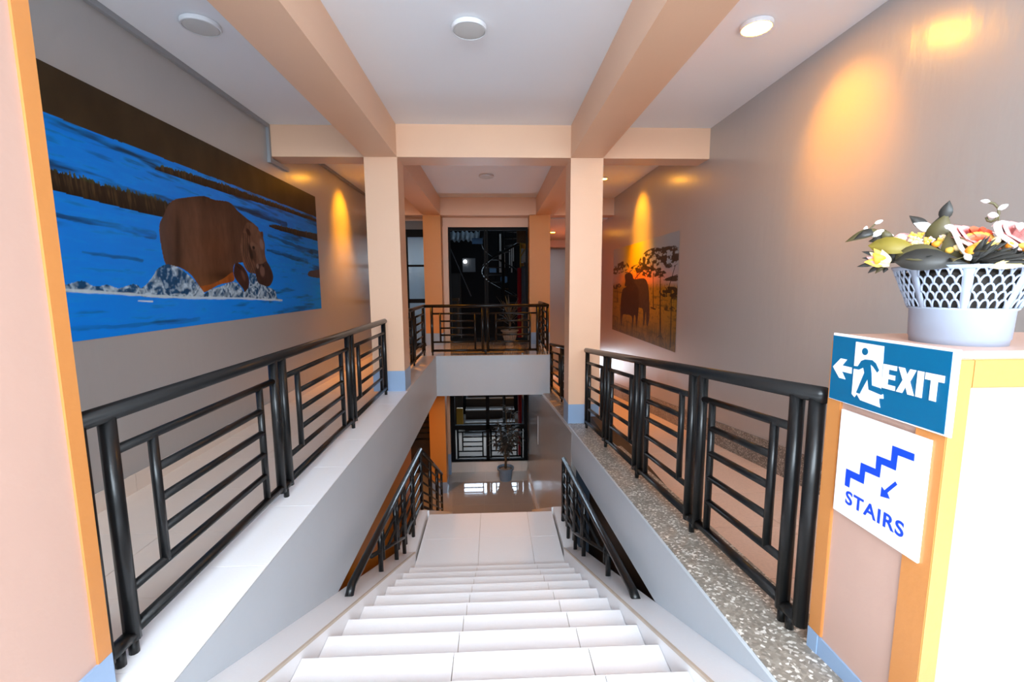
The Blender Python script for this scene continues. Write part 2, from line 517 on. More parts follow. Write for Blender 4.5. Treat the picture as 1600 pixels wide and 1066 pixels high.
struct(bx('wall_left', M['lamplit_orange'], (-1.46, -1.30, 2.2, 6.75, ZLOW, -0.80)), 'wall below the left edge beam beside the stairs, warm lamplight in its orange colour')
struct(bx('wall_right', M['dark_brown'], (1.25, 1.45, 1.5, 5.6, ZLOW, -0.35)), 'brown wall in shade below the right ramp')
pl = struct(bx('baseboard_far', M['grout'], (-1.13, 0.86, 11.235, 11.30, ZLOW, ZLOW + 0.275)), 'beige tiled plinth below the lower glazing')
for xa, xb in ((-1.13, -0.52), (-0.52, 0.09), (0.09, 0.70), (0.70, 0.86)):
    bx('tile', M['cream_tile'], (xa + 0.002, xb - 0.002, 11.225, 11.24, ZLOW + 0.002, ZLOW + 0.275), pl)
jb = struct(bx('wall_far', M['peach'], (-1.30, -1.13, 11.1, 11.35, ZLOW + 0.55, -0.8)), 'peach jamb beside the lower glazing')
bx('base_band', M['base_blue'], (-1.302, -1.127, 11.097, 11.352, ZLOW, ZLOW + 0.55), jb)

# ------------------------------------------------------------------ the stairs
st = struct(bx('staircase', M['grout'], (-0.9, 0.77, 4.70, 5.60, ZLAND - 0.20, ZLAND - 0.02)), 'white tiled stairs running down to a landing')
T, RZ = 0.3107, 0.1531
XS = [-0.9, -0.2, 0.43, 0.77]
nos = [(1.903 + T * k, -0.352 - RZ * k) for k in range(-3, 9)]
# concrete body as one stepped prism
poly = [(0.60, nos[0][1] - 0.012)]
for k, (y, z) in enumerate(nos):
    poly += [(y - 0.012, z - 0.012), (y - 0.012, z - RZ - 0.012 if k < len(nos) - 1 else ZLAND - 0.012)]
poly += [(5.76, ZLAND - 0.012), (5.76, ZLAND - 0.22), (4.5, ZLAND - 0.22), (0.60, -0.30)]
yz_slab('step_body', M['grout'], poly, -0.895, 0.765, st)
for k, (y, z) in enumerate(nos):
    for i in range(3):
        xa, xb = XS[i] + 0.002, XS[i + 1] - 0.002
        bx('tread_tile', M['white_tile'], (xa, xb, y - T - 0.012, y, z - 0.012, z), st)
        zz = z - RZ if k < len(nos) - 1 else ZLAND
        bx('riser_tile', M['white_tile'], (xa, xb, y - 0.012, y - 0.002, zz + 0.001, z - 0.013), st)
ly0 = nos[-1][0]
for i in range(3):
    for ya, yb in ((ly0, 5.17), (5.17, 5.775)):
        bx('landing_tile', M['white_tile'], (XS[i] + 0.002, XS[i + 1] - 0.002, ya, yb - 0.003, ZLAND - 0.012, ZLAND), st)
# second flight
for k in range(11):
    y, z = 5.775 + 0.28 * (k + 1), ZLAND - 0.161 * (k + 1)
    if z > ZLOW + 0.05:
        bx('tread_tile', M['white_tile'], (-0.9, 0.77, y - 0.28, y, z - 0.10, z), st)
# sloping stringers
YS0, YS1 = 1.15, 4.72


def zstr(y):
    return -0.152 - 0.464 * (y - 1.58)


for nm, xa, xb in (('left', WL + 0.001, -0.9), ('right', 0.77, WR - 0.013)):
    s = yz_slab('stringer', M['white_tile'], [(YS0, zstr(YS0)), (YS1, zstr(YS1)), (YS1, ZLAND - 0.2), (YS1 - 0.5, ZLAND - 0.2), (YS0, zstr(YS0) - 0.45)], xa, xb, st)
    e = -0.9 if nm == 'left' else 0.77
    w = 0.012 if nm == 'left' else -0.012
    yz_slab('edge_strip', M['tan_edge'], [(YS0, zstr(YS0) + 0.002), (YS1, zstr(YS1) + 0.002), (YS1, zstr(YS1) - 0.012), (YS0, zstr(YS0) - 0.012)], min(e + w * 0.15, e - w), max(e + w * 0.15, e - w), st)
    # low kerb along the landing
    bx('landing_kerb', M['white_tile'], (xa if nm == 'left' else 0.77 + 0.02, -0.92 if nm == 'left' else xb, YS1, 5.79, ZLAND - 0.2, ZLAND + 0.055), st)
    yz_slab('stringer', M['white_tile'], [(5.79, ZLAND + 0.05), (9.0, ZLOW + 0.10), (9.0, ZLOW), (8.6, ZLOW), (5.79, ZLAND - 0.3)], xa, xb, st)

# ------------------------------------------------------------------ railings
HR, PR, BR = 0.031, 0.0275, 0.0180


def panel(root, X, y0, y1, zb, H, flip=False, axis='y'):
    """pinwheel panel between posts at y0 and y1; zb(y) is the kerb, H the handrail height"""
    def P(y, h):
        return (X, y, zb(y) + h) if axis == 'y' else (y, X, zb(y) + h)
    L = y1 - y0
    hs = [0.775, 0.635, 0.505, 0.375, 0.245]
    k = H / 0.915
    hs = [h * k for h in hs]
    va, vb = y0 + 0.165 * L, y1 - 0.15 * L
    tb('bottom_rail', M['black'], [P(y0, 0.088), P(y1, 0.088)], BR * 1.35, root)
    tb('crossbar', M['black'], [P(y0, hs[0]), P(y1, hs[0])], BR, root)
    for h in hs[1:4]:
        tb('crossbar', M['black'], [P(va, h), P(vb, h)], BR, root)
    tb('crossbar', M['black'], [P(y0, hs[4]), P(vb, hs[4])], BR, root)
    tb('upright', M['black'], [P(va, hs[0]), P(va, hs[4])], BR * 1.05, root)
    tb('upright', M['black'], [P(vb, hs[0]), P(vb, 0.088)], BR * 1.05, root)


def post(root, X, y, zb, H, axis='y'):
    a = (X, y) if axis == 'y' else (y, X)
    tb('post', M['black'], [(a[0], a[1], zb(y) + 0.055), (a[0], a[1], zb(y) + H)], PR, root, 12)


def foot(root, X, y, zb, axis='y'):
    a = (X, y) if axis == 'y' else (y, X)
    tb('foot', M['black'], [(a[0], a[1], zb(y) - 0.002), (a[0], a[1], zb(y) + 0.065)], 0.017, root, 10)


def link_stub(root, X, ya, yb, zb, axis='y'):
    P = lambda y: (X, y, zb(y) + 0.075) if axis == 'y' else (y, X, zb(y) + 0.075)
    tb('post_tie', M['black'], [P(ya), P(yb)], PR * 0.95, root, 10)


def railing(name, label, X, segs, zb, H, h0, h1, axis='y', group=None):
    mid = 0.5 * (h0 + h1)
    loc = (X, mid, zb(mid)) if axis == 'y' else (mid, X, zb(mid))
    root = empty(name)
    tag(root, label, 'railing', group)
    hp = [(X, y, zb(y) + H) if axis == 'y' else (y, X, zb(y) + H) for y in (h0, h1)]
    tb('handrail', M['black'], hp, HR, root, 14)
    posts = []
    for a, b in segs:
        panel(root, X, a, b, zb, H, axis=axis)
        post(root, X, a, zb, H, axis)
        post(root, X, b, zb, H, axis)
        posts += [a, b]
    for b, a in zip(posts[1:-1:2], posts[2:-1:2]):
        if a - b < 0.25:
            link_stub(root, X, b, a, zb, axis)
            foot(root, X, 0.5 * (a + b), zb, axis)
    foot(root, X, posts[0], zb, axis)
    foot(root, X, posts[-1], zb, axis)
    return root


flat = lambda y: 0.0
XLR = -1.35
rl = railing('railing', 'black metal railing on the white tiled left kerb, below the hippo mural', XLR,
             [(1.57, 2.755), (2.865, 4.16), (4.265, 5.53)], flat, 0.915, 1.32, 5.60)
post(rl, XLR, 1.452, flat, 0.915)
link_stub(rl, XLR, 1.452, 1.57, flat)
foot(rl, XLR, 1.51, flat)
railing('railing', 'black railing on the left kerb behind the left front pillar', XLR,
        [(6.2, 7.50), (7.60, 8.68)], flat, 0.955, 6.1, 8.72)
XRR = 1.211     # the run is set slightly askew on the kerb
zr = lambda y: zcurb(y)
rr = railing('railing', 'black railing sloping along the terrazzo kerb, ending at the exit-sign pedestal', XRR,
             [(1.66, 2.43), (2.55, 3.43), (3.55, 4.42), (4.54, 5.40)], zr, 0.985, 1.522, 5.47)
post(rr, XRR, 1.555, zr, 0.985)
link_stub(rr, XRR, 1.555, 1.66, zr)
foot(rr, XRR, 1.61, zr)
rr.rotation_euler = (0, 0, 0.0103)
railing('railing', 'black railing on the terrazzo kerb behind the right front pillar', 1.165,
        [(6.2, 7.45), (7.57, 9.0)], zr, 0.96, 6.1, 9.05)
railing('railing', 'black two-panel railing across the front of the far gallery', 8.70,
        [(-1.19, -0.21), (-0.11, 0.86)], flat, 0.955, -1.36, 1.08, axis='x')
rg = railing('railing', 'short black return railing at the right end of the far gallery', 1.06,
             [(8.72, 9.45), (9.55, 10.2)], flat, 0.955, 8.70, 10.23)


def stair_rail(label, X, p0, p1, ylow, posts, second):
    """handrail from p0=(y,z) on the stringer to p1 above the landing, bars below it"""
    root = empty('stair_railing')
    tag(root, label, 'stair railing')
    (ya, za), (yb, zb2) = p0, p1
    top = lambda y: za + (zb2 - za) * (y - ya) / (yb - ya)

    def base(y):
        return zstr(y) if y < YS1 else ZLAND + 0.055

    low = lambda y: max(zstr(y) + 0.19, ZLAND + 0.16)
    pts = [(X, ya - 0.05, za - 0.012), (X, ya, za)]
    pts = [(X, ya - 0.02, base(ya - 0.02) - 0.01), (X, ya + 0.05, top(ya + 0.05)), (X, yb, zb2)]
    tb('handrail', M['black'], pts, 0.029, root, 14)
    for y in posts:
        tb('post', M['black'], [(X, y, base(y)), (X, y, top(y))], 0.021, root, 12)
        if y + 0.09 < yb:
            tb('post', M['black'], [(X, y + 0.09, base(y + 0.09) + 0.10), (X, y + 0.09, top(y + 0.09))], 0.018, root, 12)
    # lower bar following the stringer, level bars between
    y_m = YS1 - 0.1
    tb('bottom_rail', M['black'], [(X, ylow, low(ylow)), (X, y_m, low(y_m)), (X, yb, low(yb))], 0.018, root)
    for h in (0.16, 0.30, 0.44, 0.58, 0.72):
        y = ylow
        while y < yb and top(y) - h < low(y):
            y += 0.02
        if y < yb - 0.2:
            tb('crossbar', M['black'], [(X, y, top(y) - h), (X, yb, top(yb) - h)], 0.0135, root)
    tb('post', M['black'], [(X, yb, ZLAND + 0.055), (X, yb, zb2)], 0.024, root, 12)
    if second:
        (yc, zc2) = second
        f = lambda y: zb2 + (zc2 - zb2) * (y - yb) / (yc - yb)
        tb('handrail', M['black'], [(X, yb, zb2), (X, yc, zc2)], 0.029, root, 14)
        for y in (yb + 0.75, yb + 0.85, yc - 0.72, yc - 0.62, yc - 0.05):
            tb('post', M['black'], [(X, y, f(y) - 0.88), (X, y, f(y))], 0.022, root, 12)
        tb('bottom_rail', M['black'], [(X, yb, f(yb) - 0.80), (X, yc, f(yc) - 0.80)], 0.018, root)
        for h in (0.16, 0.30, 0.44, 0.58, 0.70):
            tb('crossbar', M['black'], [(X, yb, f(yb) - h), (X, yc - 0.05, f(yc - 0.05) - h)], 0.0135, root)
    return root


stair_rail('black handrail on the left stair stringer, bending down past the landing', -1.0, (2.86, -0.70), (5.82, -0.835), 3.40, [3.665, 4.25, 4.62, 5.15], (8.05, -2.15))
stair_rail('black handrail on the right stair stringer ending above the landing', 0.87, (2.55, -0.585), (5.42, -0.85), 3.05, [3.20, 4.12, 4.56, 5.02], None)

# ------------------------------------------------------------------ pedestal with signs
pd = empty('pedestal', (1.2, 1.1, 0))
tag(pd, 'pink pedestal framed with orange boards, carrying the exit and stairs signs', 'pedestal')


def pbx(name, mat, d, bev=0.0):
    o = bx(name, mat, d, None, bev)
    o.parent = pd
    o.matrix_parent_inverse = Matrix.Translation((-1.2, -1.1, 0))
    return o


pbx('body', M['pink'], (1.206, 1.95, 1.106, 1.514, 0.04, 1.150))
pbx('top_slab', M['pink'], (1.200, 1.96, 1.100, 1.520, 1.150, 1.172), 0.004)
pbx('base_band', M['base_blue'], (1.199, 1.952, 1.099, 1.521, -0.30, 0.04))
pbx('base_board', M['base_blue'], (1.196, 1.30, 1.475, 1.524, -0.30, 0.045))
pbx('corner_board', M['orange'], (1.197, 1.245, 1.462, 1.523, 0.045, 1.150), 0.002)
pbx('corner_board', M['orange'], (1.197, 1.250, 1.097, 1.185, 0.045, 1.150), 0.002)
pbx('frame_rail', M['orange'], (1.251, 1.955, 1.098, 1.120, 1.075, 1.150), 0.002)
pbx('frame_rail', M['orange'], (1.198, 1.240, 1.186, 1.461, 1.060, 1.149), 0.002)


def sface(x):
    return lambda u, v, s: ((x, x - 0.0012)[s], u, v)


ex = empty('exit_sign', (1.197, 1.3, 1.06))
tag(ex, 'blue EXIT sign with a running figure and arrow on the pedestal side', 'sign')


def sgn(root, loc, name, mat, polys, x):
    bm = bmesh.new()
    for p in polys:
        prism(bm, p, sface(x))
    o = link(name, bm, mat)
    o.parent = root
    o.matrix_parent_inverse = Matrix.Translation(-Vector(loc))
    return o


exl = (1.197, 1.3, 1.06)
XE = 1.1915
bm = bmesh.new()
box(bm, XE, 1.1965, 1.083, 1.510, 0.945, 1.178)
o = link('backing_board', bm, M['sign_white'])
o.parent = ex
o.matrix_parent_inverse = Matrix.Translation(-Vector(exl))
sgn(ex, exl, 'blue_field', M['sign_blue'], [[(1.509, 1.169), (1.1, 1.171), (1.098, 0.950), (1.507, 0.947)]], XE - 0.0004)
X1, X2 = XE - 0.0018, XE - 0.0032
sgn(ex, exl, 'arrow', M['sign_white'], [[(1.499, 1.060), (1.467, 1.094), (1.440, 1.094), (1.458, 1.071), (1.417, 1.071), (1.417, 1.050), (1.458, 1.050), (1.440, 1.026), (1.467, 1.026)]], X1)
sgn(ex, exl, 'doorway', M['sign_white'], [[(1.409, 1.159), (1.303, 1.158), (1.299, 1.020), (1.290, 1.010), (1.288, 0.998), (1.303, 0.995), (1.301, 0.982), (1.296, 0.968), (1.372, 0.972), (1.388, 0.988), (1.396, 0.976), (1.408, 0.984)]], X1)
sgn(ex, exl, 'running_figure', M['sign_blue'], [
    [(1.369 + 0.0115 * math.cos(a), 1.132 + 0.0115 * math.sin(a)) for a in [2 * math.pi * i / 14 for i in range(14)]],
    [(1.366, 1.107), (1.339, 1.109), (1.325, 1.102), (1.311, 1.082), (1.317, 1.074), (1.333, 1.089), (1.344, 1.095), (1.337, 1.066), (1.332, 1.030), (1.300, 1.028), (1.288, 1.014), (1.295, 1.008), (1.342, 1.014), (1.350, 1.047), (1.375, 0.992), (1.389, 0.993), (1.364, 1.064), (1.370, 1.080), (1.386, 1.070), (1.411, 1.069), (1.412, 1.078), (1.392, 1.080), (1.380, 1.100)]], X2)
sgn(ex, exl, 'lettering', M['sign_white'], [
    [(1.297, 1.105), (1.251, 1.105), (1.251, 1.091), (1.277, 1.091), (1.277, 1.076), (1.254, 1.076), (1.254, 1.062), (1.277, 1.062), (1.277, 1.045), (1.251, 1.045), (1.251, 1.031), (1.297, 1.031)],
    [(1.246, 1.105), (1.226, 1.105), (1.217, 1.087), (1.209, 1.105), (1.190, 1.105), (1.206, 1.069), (1.190, 1.031), (1.210, 1.031), (1.218, 1.051), (1.227, 1.031), (1.247, 1.031), (1.229, 1.069)],
    [(1.186, 1.105), (1.167, 1.105), (1.167, 1.031), (1.186, 1.031)],
    [(1.163, 1.105), (1.110, 1.105), (1.110, 1.086), (1.127, 1.086), (1.127, 1.031), (1.146, 1.031), (1.146, 1.086), (1.163, 1.086)]], X2)

ssl = (1.201, 1.285, 0.75)
ss = empty('stairs_sign', ssl)
tag(ss, 'white STAIRS sign with blue steps and arrow below the exit sign', 'sign')
bm = bmesh.new()
box(bm, 1.189, 1.1965, 1.130, 1.444, 0.562, 0.922)
o = link('backing_board', bm, M['sign_white'])
o.parent = ss
o.matrix_parent_inverse = Matrix.Translation(-Vector(ssl))
XT = 1.1885
sgn(ss, ssl, 'step_symbol', M['ink_blue'], [[(1.401, 0.727), (1.346, 0.729), (1.345, 0.771), (1.289, 0.773), (1.290, 0.817), (1.240, 0.819), (1.240, 0.867), (1.170, 0.868), (1.169, 0.847), (1.220, 0.845), (1.221, 0.797), (1.271, 0.796), (1.272, 0.752), (1.326, 0.749), (1.327, 0.706), (1.381, 0.704), (1.382, 0.668), (1.401, 0.668)]], XT)
sgn(ss, ssl, 'arrow', M['ink_blue'], [[(1.219, 0.764), (1.212, 0.757), (1.241, 0.718), (1.231, 0.703), (1.263, 0.696), (1.262, 0.728), (1.252, 0.720)]], XT)
cu = bpy.data.curves.new('lettering', 'FONT')
cu.body = 'STAIRS'
cu.size = 0.066
cu.offset = 0.0012
cu.extrude = 0.0006
cu.space_character = 1.12
to = bpy.data.objects.new('lettering_source', cu)
COL.objects.link(to)
bpy.context.view_layer.update()
me = bpy.data.meshes.new_from_object(to.evaluated_get(bpy.context.evaluated_depsgraph_get()))
bpy.data.objects.remove(to)
co = np.zeros(len(me.vertices) * 3)
me.vertices.foreach_get('co', co)
co = co.reshape(-1, 3)
w0, w1 = co[:, 0].min(), co[:, 0].max()
h0, h1 = co[:, 1].min(), co[:, 1].max()
out = np.empty_like(co)
out[:, 1] = 1.393 - (co[:, 0] - w0) / (w1 - w0) * (1.393 - 1.177)
out[:, 2] = 0.608 + (co[:, 1] - h0) / (h1 - h0) * 0.047
out[:, 0] = XT - 0.0006 - co[:, 2]
me.vertices.foreach_set('co', out.ravel())
me.materials.clear()
me.materials.append(M['ink_blue'])
lo = bpy.data.objects.new('lettering', me)
COL.objects.link(lo)
lo.parent = ss
lo.matrix_parent_inverse = Matrix.Translation(-Vector(ssl))

# ------------------------------------------------------------------ flower basket on the pedestal
BC = (1.386, 1.275, 1.172)
RZB = -math.radians(47.4)
bk = empty('flower_basket', BC, RZB)
tag(bk, 'pale plastic basket with a pierced scale-pattern rim on the pedestal', 'basket')
bm = bmesh.new()
prof = [(0.100, 0.0), (0.108, 0.0), (0.1095, 0.016), (0.112, 0.018), (0.115, 0.098), (0.121, 0.102), (0.121, 0.107), (0.112, 0.107), (0.108, 0.020), (0.100, 0.012)]
lathe(bm, prof, 48)
link('tub', bm, M['basket'], bk, True)


def rz_at(t):   # flare profile, t 0..1
    return 0.119 + 0.043 * t, 0.104 + 0.119 * t


bm = bmesh.new()
r, z = rz_at(0.93)
ra, za = rz_at(1.0)
ring = []
prof = [(r - 0.002, z), (r + 0.002, z), (ra + 0.004, za - 0.002), (ra + 0.004, za + 0.003), (ra - 0.004, za + 0.003), (r - 0.002, z)]
rings = []
for rr_, zz_ in prof:
    rings.append([bm.verts.new((rr_ * math.cos(2 * math.pi * k / 56), rr_ * math.sin(2 * math.pi * k / 56), zz_)) for k in range(56)])
for i in range(len(rings) - 1):
    for k in range(56):
        bm.faces.new((rings[i][k], rings[i][(k + 1) % 56], rings[i + 1][(k + 1) % 56], rings[i + 1][k]))
link('rim', bm, M['basket'], bk, True)
# lattice: rows of fish-scale arcs in eight fields separated by solid ribs
NF = 8
lat = bmesh.new()
for f_ in range(NF):
    a0 = 2 * math.pi * f_ / NF + 0.13
    a1 = 2 * math.pi * (f_ + 1) / NF - 0.02
    ncol = 4
    da = (a1 - a0) / ncol
    for row in range(5):
        t0 = row * 0.185
        off = 0.5 * (row % 2)
        for c_ in range(-1, ncol + 1):
            ac = a0 + (c_ + 0.5 + off) * da
            pts = []
            for q in range(9):
                th = math.pi * q / 8
                aa = ac + math.cos(th) * da * 0.5
                if aa < a0 - 0.01 or aa > a1 + 0.01:
                    continue
                tt = min(0.97, t0 + 0.03 + math.sin(th) * 0.20)
                r, z = rz_at(tt)
                pts.append((r * math.cos(aa), r * math.sin(aa), z))
            if len(pts) >= 3:
                tube(lat, pts, 0.0031, 5)
lo_ = link('lattice', lat, M['basket'], bk, True)
lo_['kind'] = 'stuff'
for f_ in range(NF):
    am = 2 * math.pi * f_ / NF + 0.055
    bm = bmesh.new()
    vs = []
    for tt in (0.0, 0.5, 0.98):
        r, z = rz_at(tt)
        vs.append([bm.verts.new(((r + dr) * math.cos(am + s_), (r + dr) * math.sin(am + s_), z)) for dr in (-0.0015, 0.0015) for s_ in (-0.075, 0.0, 0.075)])
    for i in range(2):
        for q in (0, 1):
            bm.faces.new((vs[i][q], vs[i][q + 1], vs[i + 1][q + 1], vs[i + 1][q]))
            bm.faces.new((vs[i][q + 3], vs[i + 1][q + 3], vs[i + 1][q + 4], vs[i][q + 4]))
        bm.faces.new((vs[i][0], vs[i + 1][0], vs[i + 1][3], vs[i][3]))
        bm.faces.new((vs[i][2], vs[i][5], vs[i + 1][5], vs[i + 1][2]))
    link('rib', bm, M['basket'], bk, True)
bm = bmesh.new()
lathe(bm, [(0.104, 0.095), (0.108, 0.108), (0.146, 0.205), (0.05, 0.222)], 32)
link('filling', bm, M['foam'], bk, True)

bq = empty('flower_bouquet', (BC[0], BC[1], BC[2] + 0.20), RZB)
tag(bq, 'bouquet of artificial roses and dark leaves filling the pale basket', 'flowers')
DZ = -0.20


def leaf_bm(bm, base, tip, width, curl=0.02, nrm=(0, -1, 0), n=7, pw=0.75):
    b, t = Vector(base), Vector(tip)
    ax = (t - b)
    L = ax.length
    ax.normalize()
    N = Vector(nrm)
    side = ax.cross(N).normalized()
    N = side.cross(ax).normalized()
    prev = None
    for i in range(n + 1):
        s = i / n
        w = width * (math.sin(math.pi * (s ** pw)) * 0.5 + 0.004)
        c = b + ax * (L * s) + N * (curl * math.sin(math.pi * s))
        row = [bm.verts.new(c - side * w + N * w * 0.25), bm.verts.new(c), bm.verts.new(c + side * w + N * w * 0.25)]
        row2 = [bm.verts.new(v.co - N * 0.0012) for v in row]
        if prev:
            p, p2 = prev
            for q in (0, 1):
                bm.faces.new((p[q], p[q + 1], row[q + 1], row[q]))
                bm.faces.new((p2[q + 1], p2[q], row2[q], row2[q + 1]))
            bm.faces.new((p[0], row[0], row2[0], p2[0]))
            bm.faces.new((p[2], p2[2], row2[2], row[2]))
        prev = (row, row2)


def leaf(base, tip, width, mat, curl=0.012, nrm=(0, -1, 0.3), name='leaf', parent=None):
    bm = bmesh.new()
    sh = Vector((0, 0, DZ))
    leaf_bm(bm, Vector(base) + sh, Vector(tip) + sh, width, curl, nrm)
    return link(name, bm, mat, parent or bq, True)


def rose(c, R, mats, tilt=(0.5, 0.0), rings=((0.25, 4), (0.5, 5), (0.78, 6), (1.0, 7))):
    e = empty('rose')
    e.parent = bq
    e.location = (c[0], c[1], c[2] + DZ)
    e.rotation_euler = (tilt[0], tilt[1], random.random())
    for ri, (fr, n) in enumerate(rings):
        for k in range(n):
            a0 = 2 * math.pi * (k + 0.37 * ri) / n
            bm = bmesh.new()
            prev = None
            wid = 2 * math.pi / n * 0.78
            for i in range(5):
                s = i / 4
                rad = R * fr * (0.35 + 0.65 * s ** 0.7) * (1 + 0.14 * (s > 0.9))
                zz = R * (-0.45 + (1.05 - 0.45 * fr) * s - 0.25 * fr * (s > 0.9))
                row = []
                for j in range(5):
                    u = (j - 2) / 2
                    a = a0 + wid * u * (0.55 + 0.45 * s)
                    dip = -0.12 * R * u * u * s
                    row.append(bm.verts.new((rad * math.cos(a), rad * math.sin(a), zz + dip)))
                if prev:
                    for j in range(4):
                        bm.faces.new((prev[j], prev[j + 1], row[j + 1], row[j]))
                prev = row
            link('petal', bm, mats[min(ri, len(mats) - 1)], e, True)
    return e


def bud(c, d, L, w, mat, name='bud'):
    bm = bmesh.new()
    c = Vector(c) + Vector((0, 0, DZ))
    d = Vector(d).normalized()
    tube(bm, [c, c + d * L * 0.25, c + d * L * 0.55, c + d * L * 0.85, c + d * L], w, 8, True, [0.25, 0.9, 1.0, 0.55, 0.1])
    return link(name, bm, mat, bq, True)


def stem(pts, r, mat, name='stem'):
    bm = bmesh.new()
    tube(bm, [Vector(p) + Vector((0, 0, DZ)) for p in pts], r, 6)
    return link(name, bm, mat, bq, True)


F = -0.06   # toward the camera
# left sprig
stem([(-0.10, 0.0, 0.24), (-0.20, F, 0.30), (-0.225, F, 0.345), (-0.21, F, 0.362)], 0.0022, M['leaf_olive'])
leaf((-0.195, F, 0.340), (-0.282, F - 0.01, 0.310), 0.030, M['leaf_olive'])
leaf((-0.205, F, 0.338), (-0.258, F - 0.02, 0.316), 0.026, M['leaf_dark'])
leaf((-0.160, F, 0.310), (-0.222, F - 0.01, 0.308), 0.034, M['leaf_dark'])
leaf((-0.170, F, 0.300), (-0.190, F - 0.01, 0.345), 0.026, M['leaf_olive'])
bud((-0.212, F, 0.362), (1, 0, 0.45), 0.022, 0.0062, M['bud_white'])
bud((-0.235, F, 0.338), (0.2, 0, 1), 0.020, 0.0065, M['bud_white'])
bud((-0.214, F - 0.01, 0.322), (1, 0, 0.6), 0.036, 0.011, M['bud_white'])
bud((-0.190, F - 0.01, 0.330), (1, 0, -0.3), 0.030, 0.005, M['bud_white'])
for a, b in (((-0.200, 0.236), (-0.243, 0.229)), ((-0.19, 0.228), (-0.214, 0.208)), ((-0.175, 0.232), (-0.196, 0.206)), ((-0.19, 0.26), (-0.234, 0.276)), ((-0.19, 0.25), (-0.232, 0.256)), ((-0.17, 0.225), (-0.176, 0.208))):
    leaf((a[0], F - 0.02, a[1]), (b[0], F - 0.03, b[1]), 0.014, M['leaf_dark'] if random.random() < .6 else M['leaf_olive'], 0.004)
# big leaves over the rim
leaf((-0.216, F - 0.06, 0.292), (-0.090, F - 0.06, 0.268), 0.052, M['leaf_yellow'], 0.015)
leaf((-0.150, F - 0.085, 0.240), (0.006, F - 0.08, 0.228), 0.064, M['leaf_dark'], 0.02)
leaf((-0.145, F - 0.075, 0.262), (-0.03, F - 0.07, 0.250), 0.050, M['leaf_olive'], 0.018)
leaf((-0.012, F - 0.05, 0.232), (-0.040, F - 0.05, 0.318), 0.062, M['leaf_olive'], 0.012)
leaf((-0.070, F - 0.03, 0.285), (-0.048, F - 0.03, 0.372), 0.052, M['leaf_olive'], 0.008)
leaf((-0.054, F - 0.028, 0.352), (-0.046, F - 0.03, 0.408), 0.030, M['leaf_dark'], 0.005)
leaf((-0.068, F - 0.02, 0.28), (-0.060, F - 0.02, 0.37), 0.05, M['leaf_dark'], 0.006)
leaf((-0.085, F - 0.02, 0.330), (-0.130, F - 0.02, 0.376), 0.028, M['leaf_dark'], 0.006)
leaf((-0.075, F - 0.03, 0.326), (-0.118, F - 0.03, 0.352), 0.026, M['bud_white'], 0.006)
stem([(-0.044, F - 0.07, 0.332), (-0.030, F - 0.075, 0.318), (-0.012, F - 0.08, 0.272), (0.004, F - 0.085, 0.246)], 0.0055, M['bud_white'], 'twig')
bud((-0.002, F - 0.09, 0.255), (0.6, 0, -1), 0.022, 0.009, M['bud_white'])
bud((-0.050, F - 0.07, 0.334), (1, 0, -0.4), 0.026, 0.008, M['bud_white'])
# hydrangea cluster
for k in range(46):
    a, b = random.uniform(-1, 1), random.uniform(-1, 1)
    if a * a + b * b > 1:
        continue
    c = (-0.100 + 0.062 * a, F - 0.045 + 0.02 * abs(b), 0.294 + 0.030 * b)
    mt = random.choice(['petal_cream', 'petal_yellow', 'petal_cream', 'petal_white'])
    bm = bmesh.new()
    for q in range(4):
        an = q * math.pi / 2 + random.random()
        leaf_bm(bm, Vector(c) + Vector((0, 0, DZ)), Vector(c) + Vector((0.011 * math.cos(an), -0.004, 0.011 * math.sin(an) + DZ)), 0.010, 0.002, (0, -1, 0), 3)
    link('floret', bm, M[mt], bq, True)
rose((-0.130, F - 0.025, 0.305), 0.026, [M['petal_white'], M['petal_pink']], (0.9, -0.3), ((0.4, 4), (1.0, 6)))
# half-open yellow rose at the left
for k, (dx, dz, m_) in enumerate(((-0.03, 0.035, 'petal_cream'), (-0.02, 0.045, 'petal_yellow'), (0.0, 0.04, 'petal_cream'), (-0.035, 0.02, 'petal_pink'), (-0.04, 0.005, 'petal_yellow'), (-0.02, 0.03, 'petal_orange'))):
    leaf((-0.160 - 0.003 * k, F - 0.07 - 0.002 * k, 0.226 + 0.002 * k), (-0.178 + dx, F - 0.085 - 0.003 * k, 0.236 + dz), 0.030, M[m_], 0.012, (0, -1, 0.2), 'petal')
# roses
rose((0.020, F - 0.015, 0.300), 0.060, [M['petal_red'], M['petal_red'], M['petal_pink'], M['petal_pink']], (0.75, 0.1))
rose((0.018, F - 0.055, 0.282), 0.034, [M['petal_red'], M['petal_red'], M['petal_yellow']], (1.15, -0.2), ((0.4, 4), (0.75, 5), (1.0, 6)))
rose((0.104, F - 0.02, 0.300), 0.060, [M['petal_pink'], M['petal_white'], M['petal_pink'], M['petal_white']], (0.8, 0.2))
rose((0.120, 0.05, 0.295), 0.050, [M['petal_pink'], M['petal_white']], (0.2, 0.5))
rose((0.02, 0.09, 0.295), 0.050, [M['petal_cream'], M['petal_yellow']], (-0.3, 0.2))
bud((-0.004, F - 0.085, 0.262), (1, -0.2, 0.1), 0.032, 0.014, M['petal_orange'])
bud((0.100, F - 0.085, 0.258), (1, -0.2, 0.3), 0.03, 0.011, M['petal_orange'])
leaf((0.0, F - 0.075, 0.266), (0.06, F - 0.09, 0.276), 0.022, M['petal_yellow'])
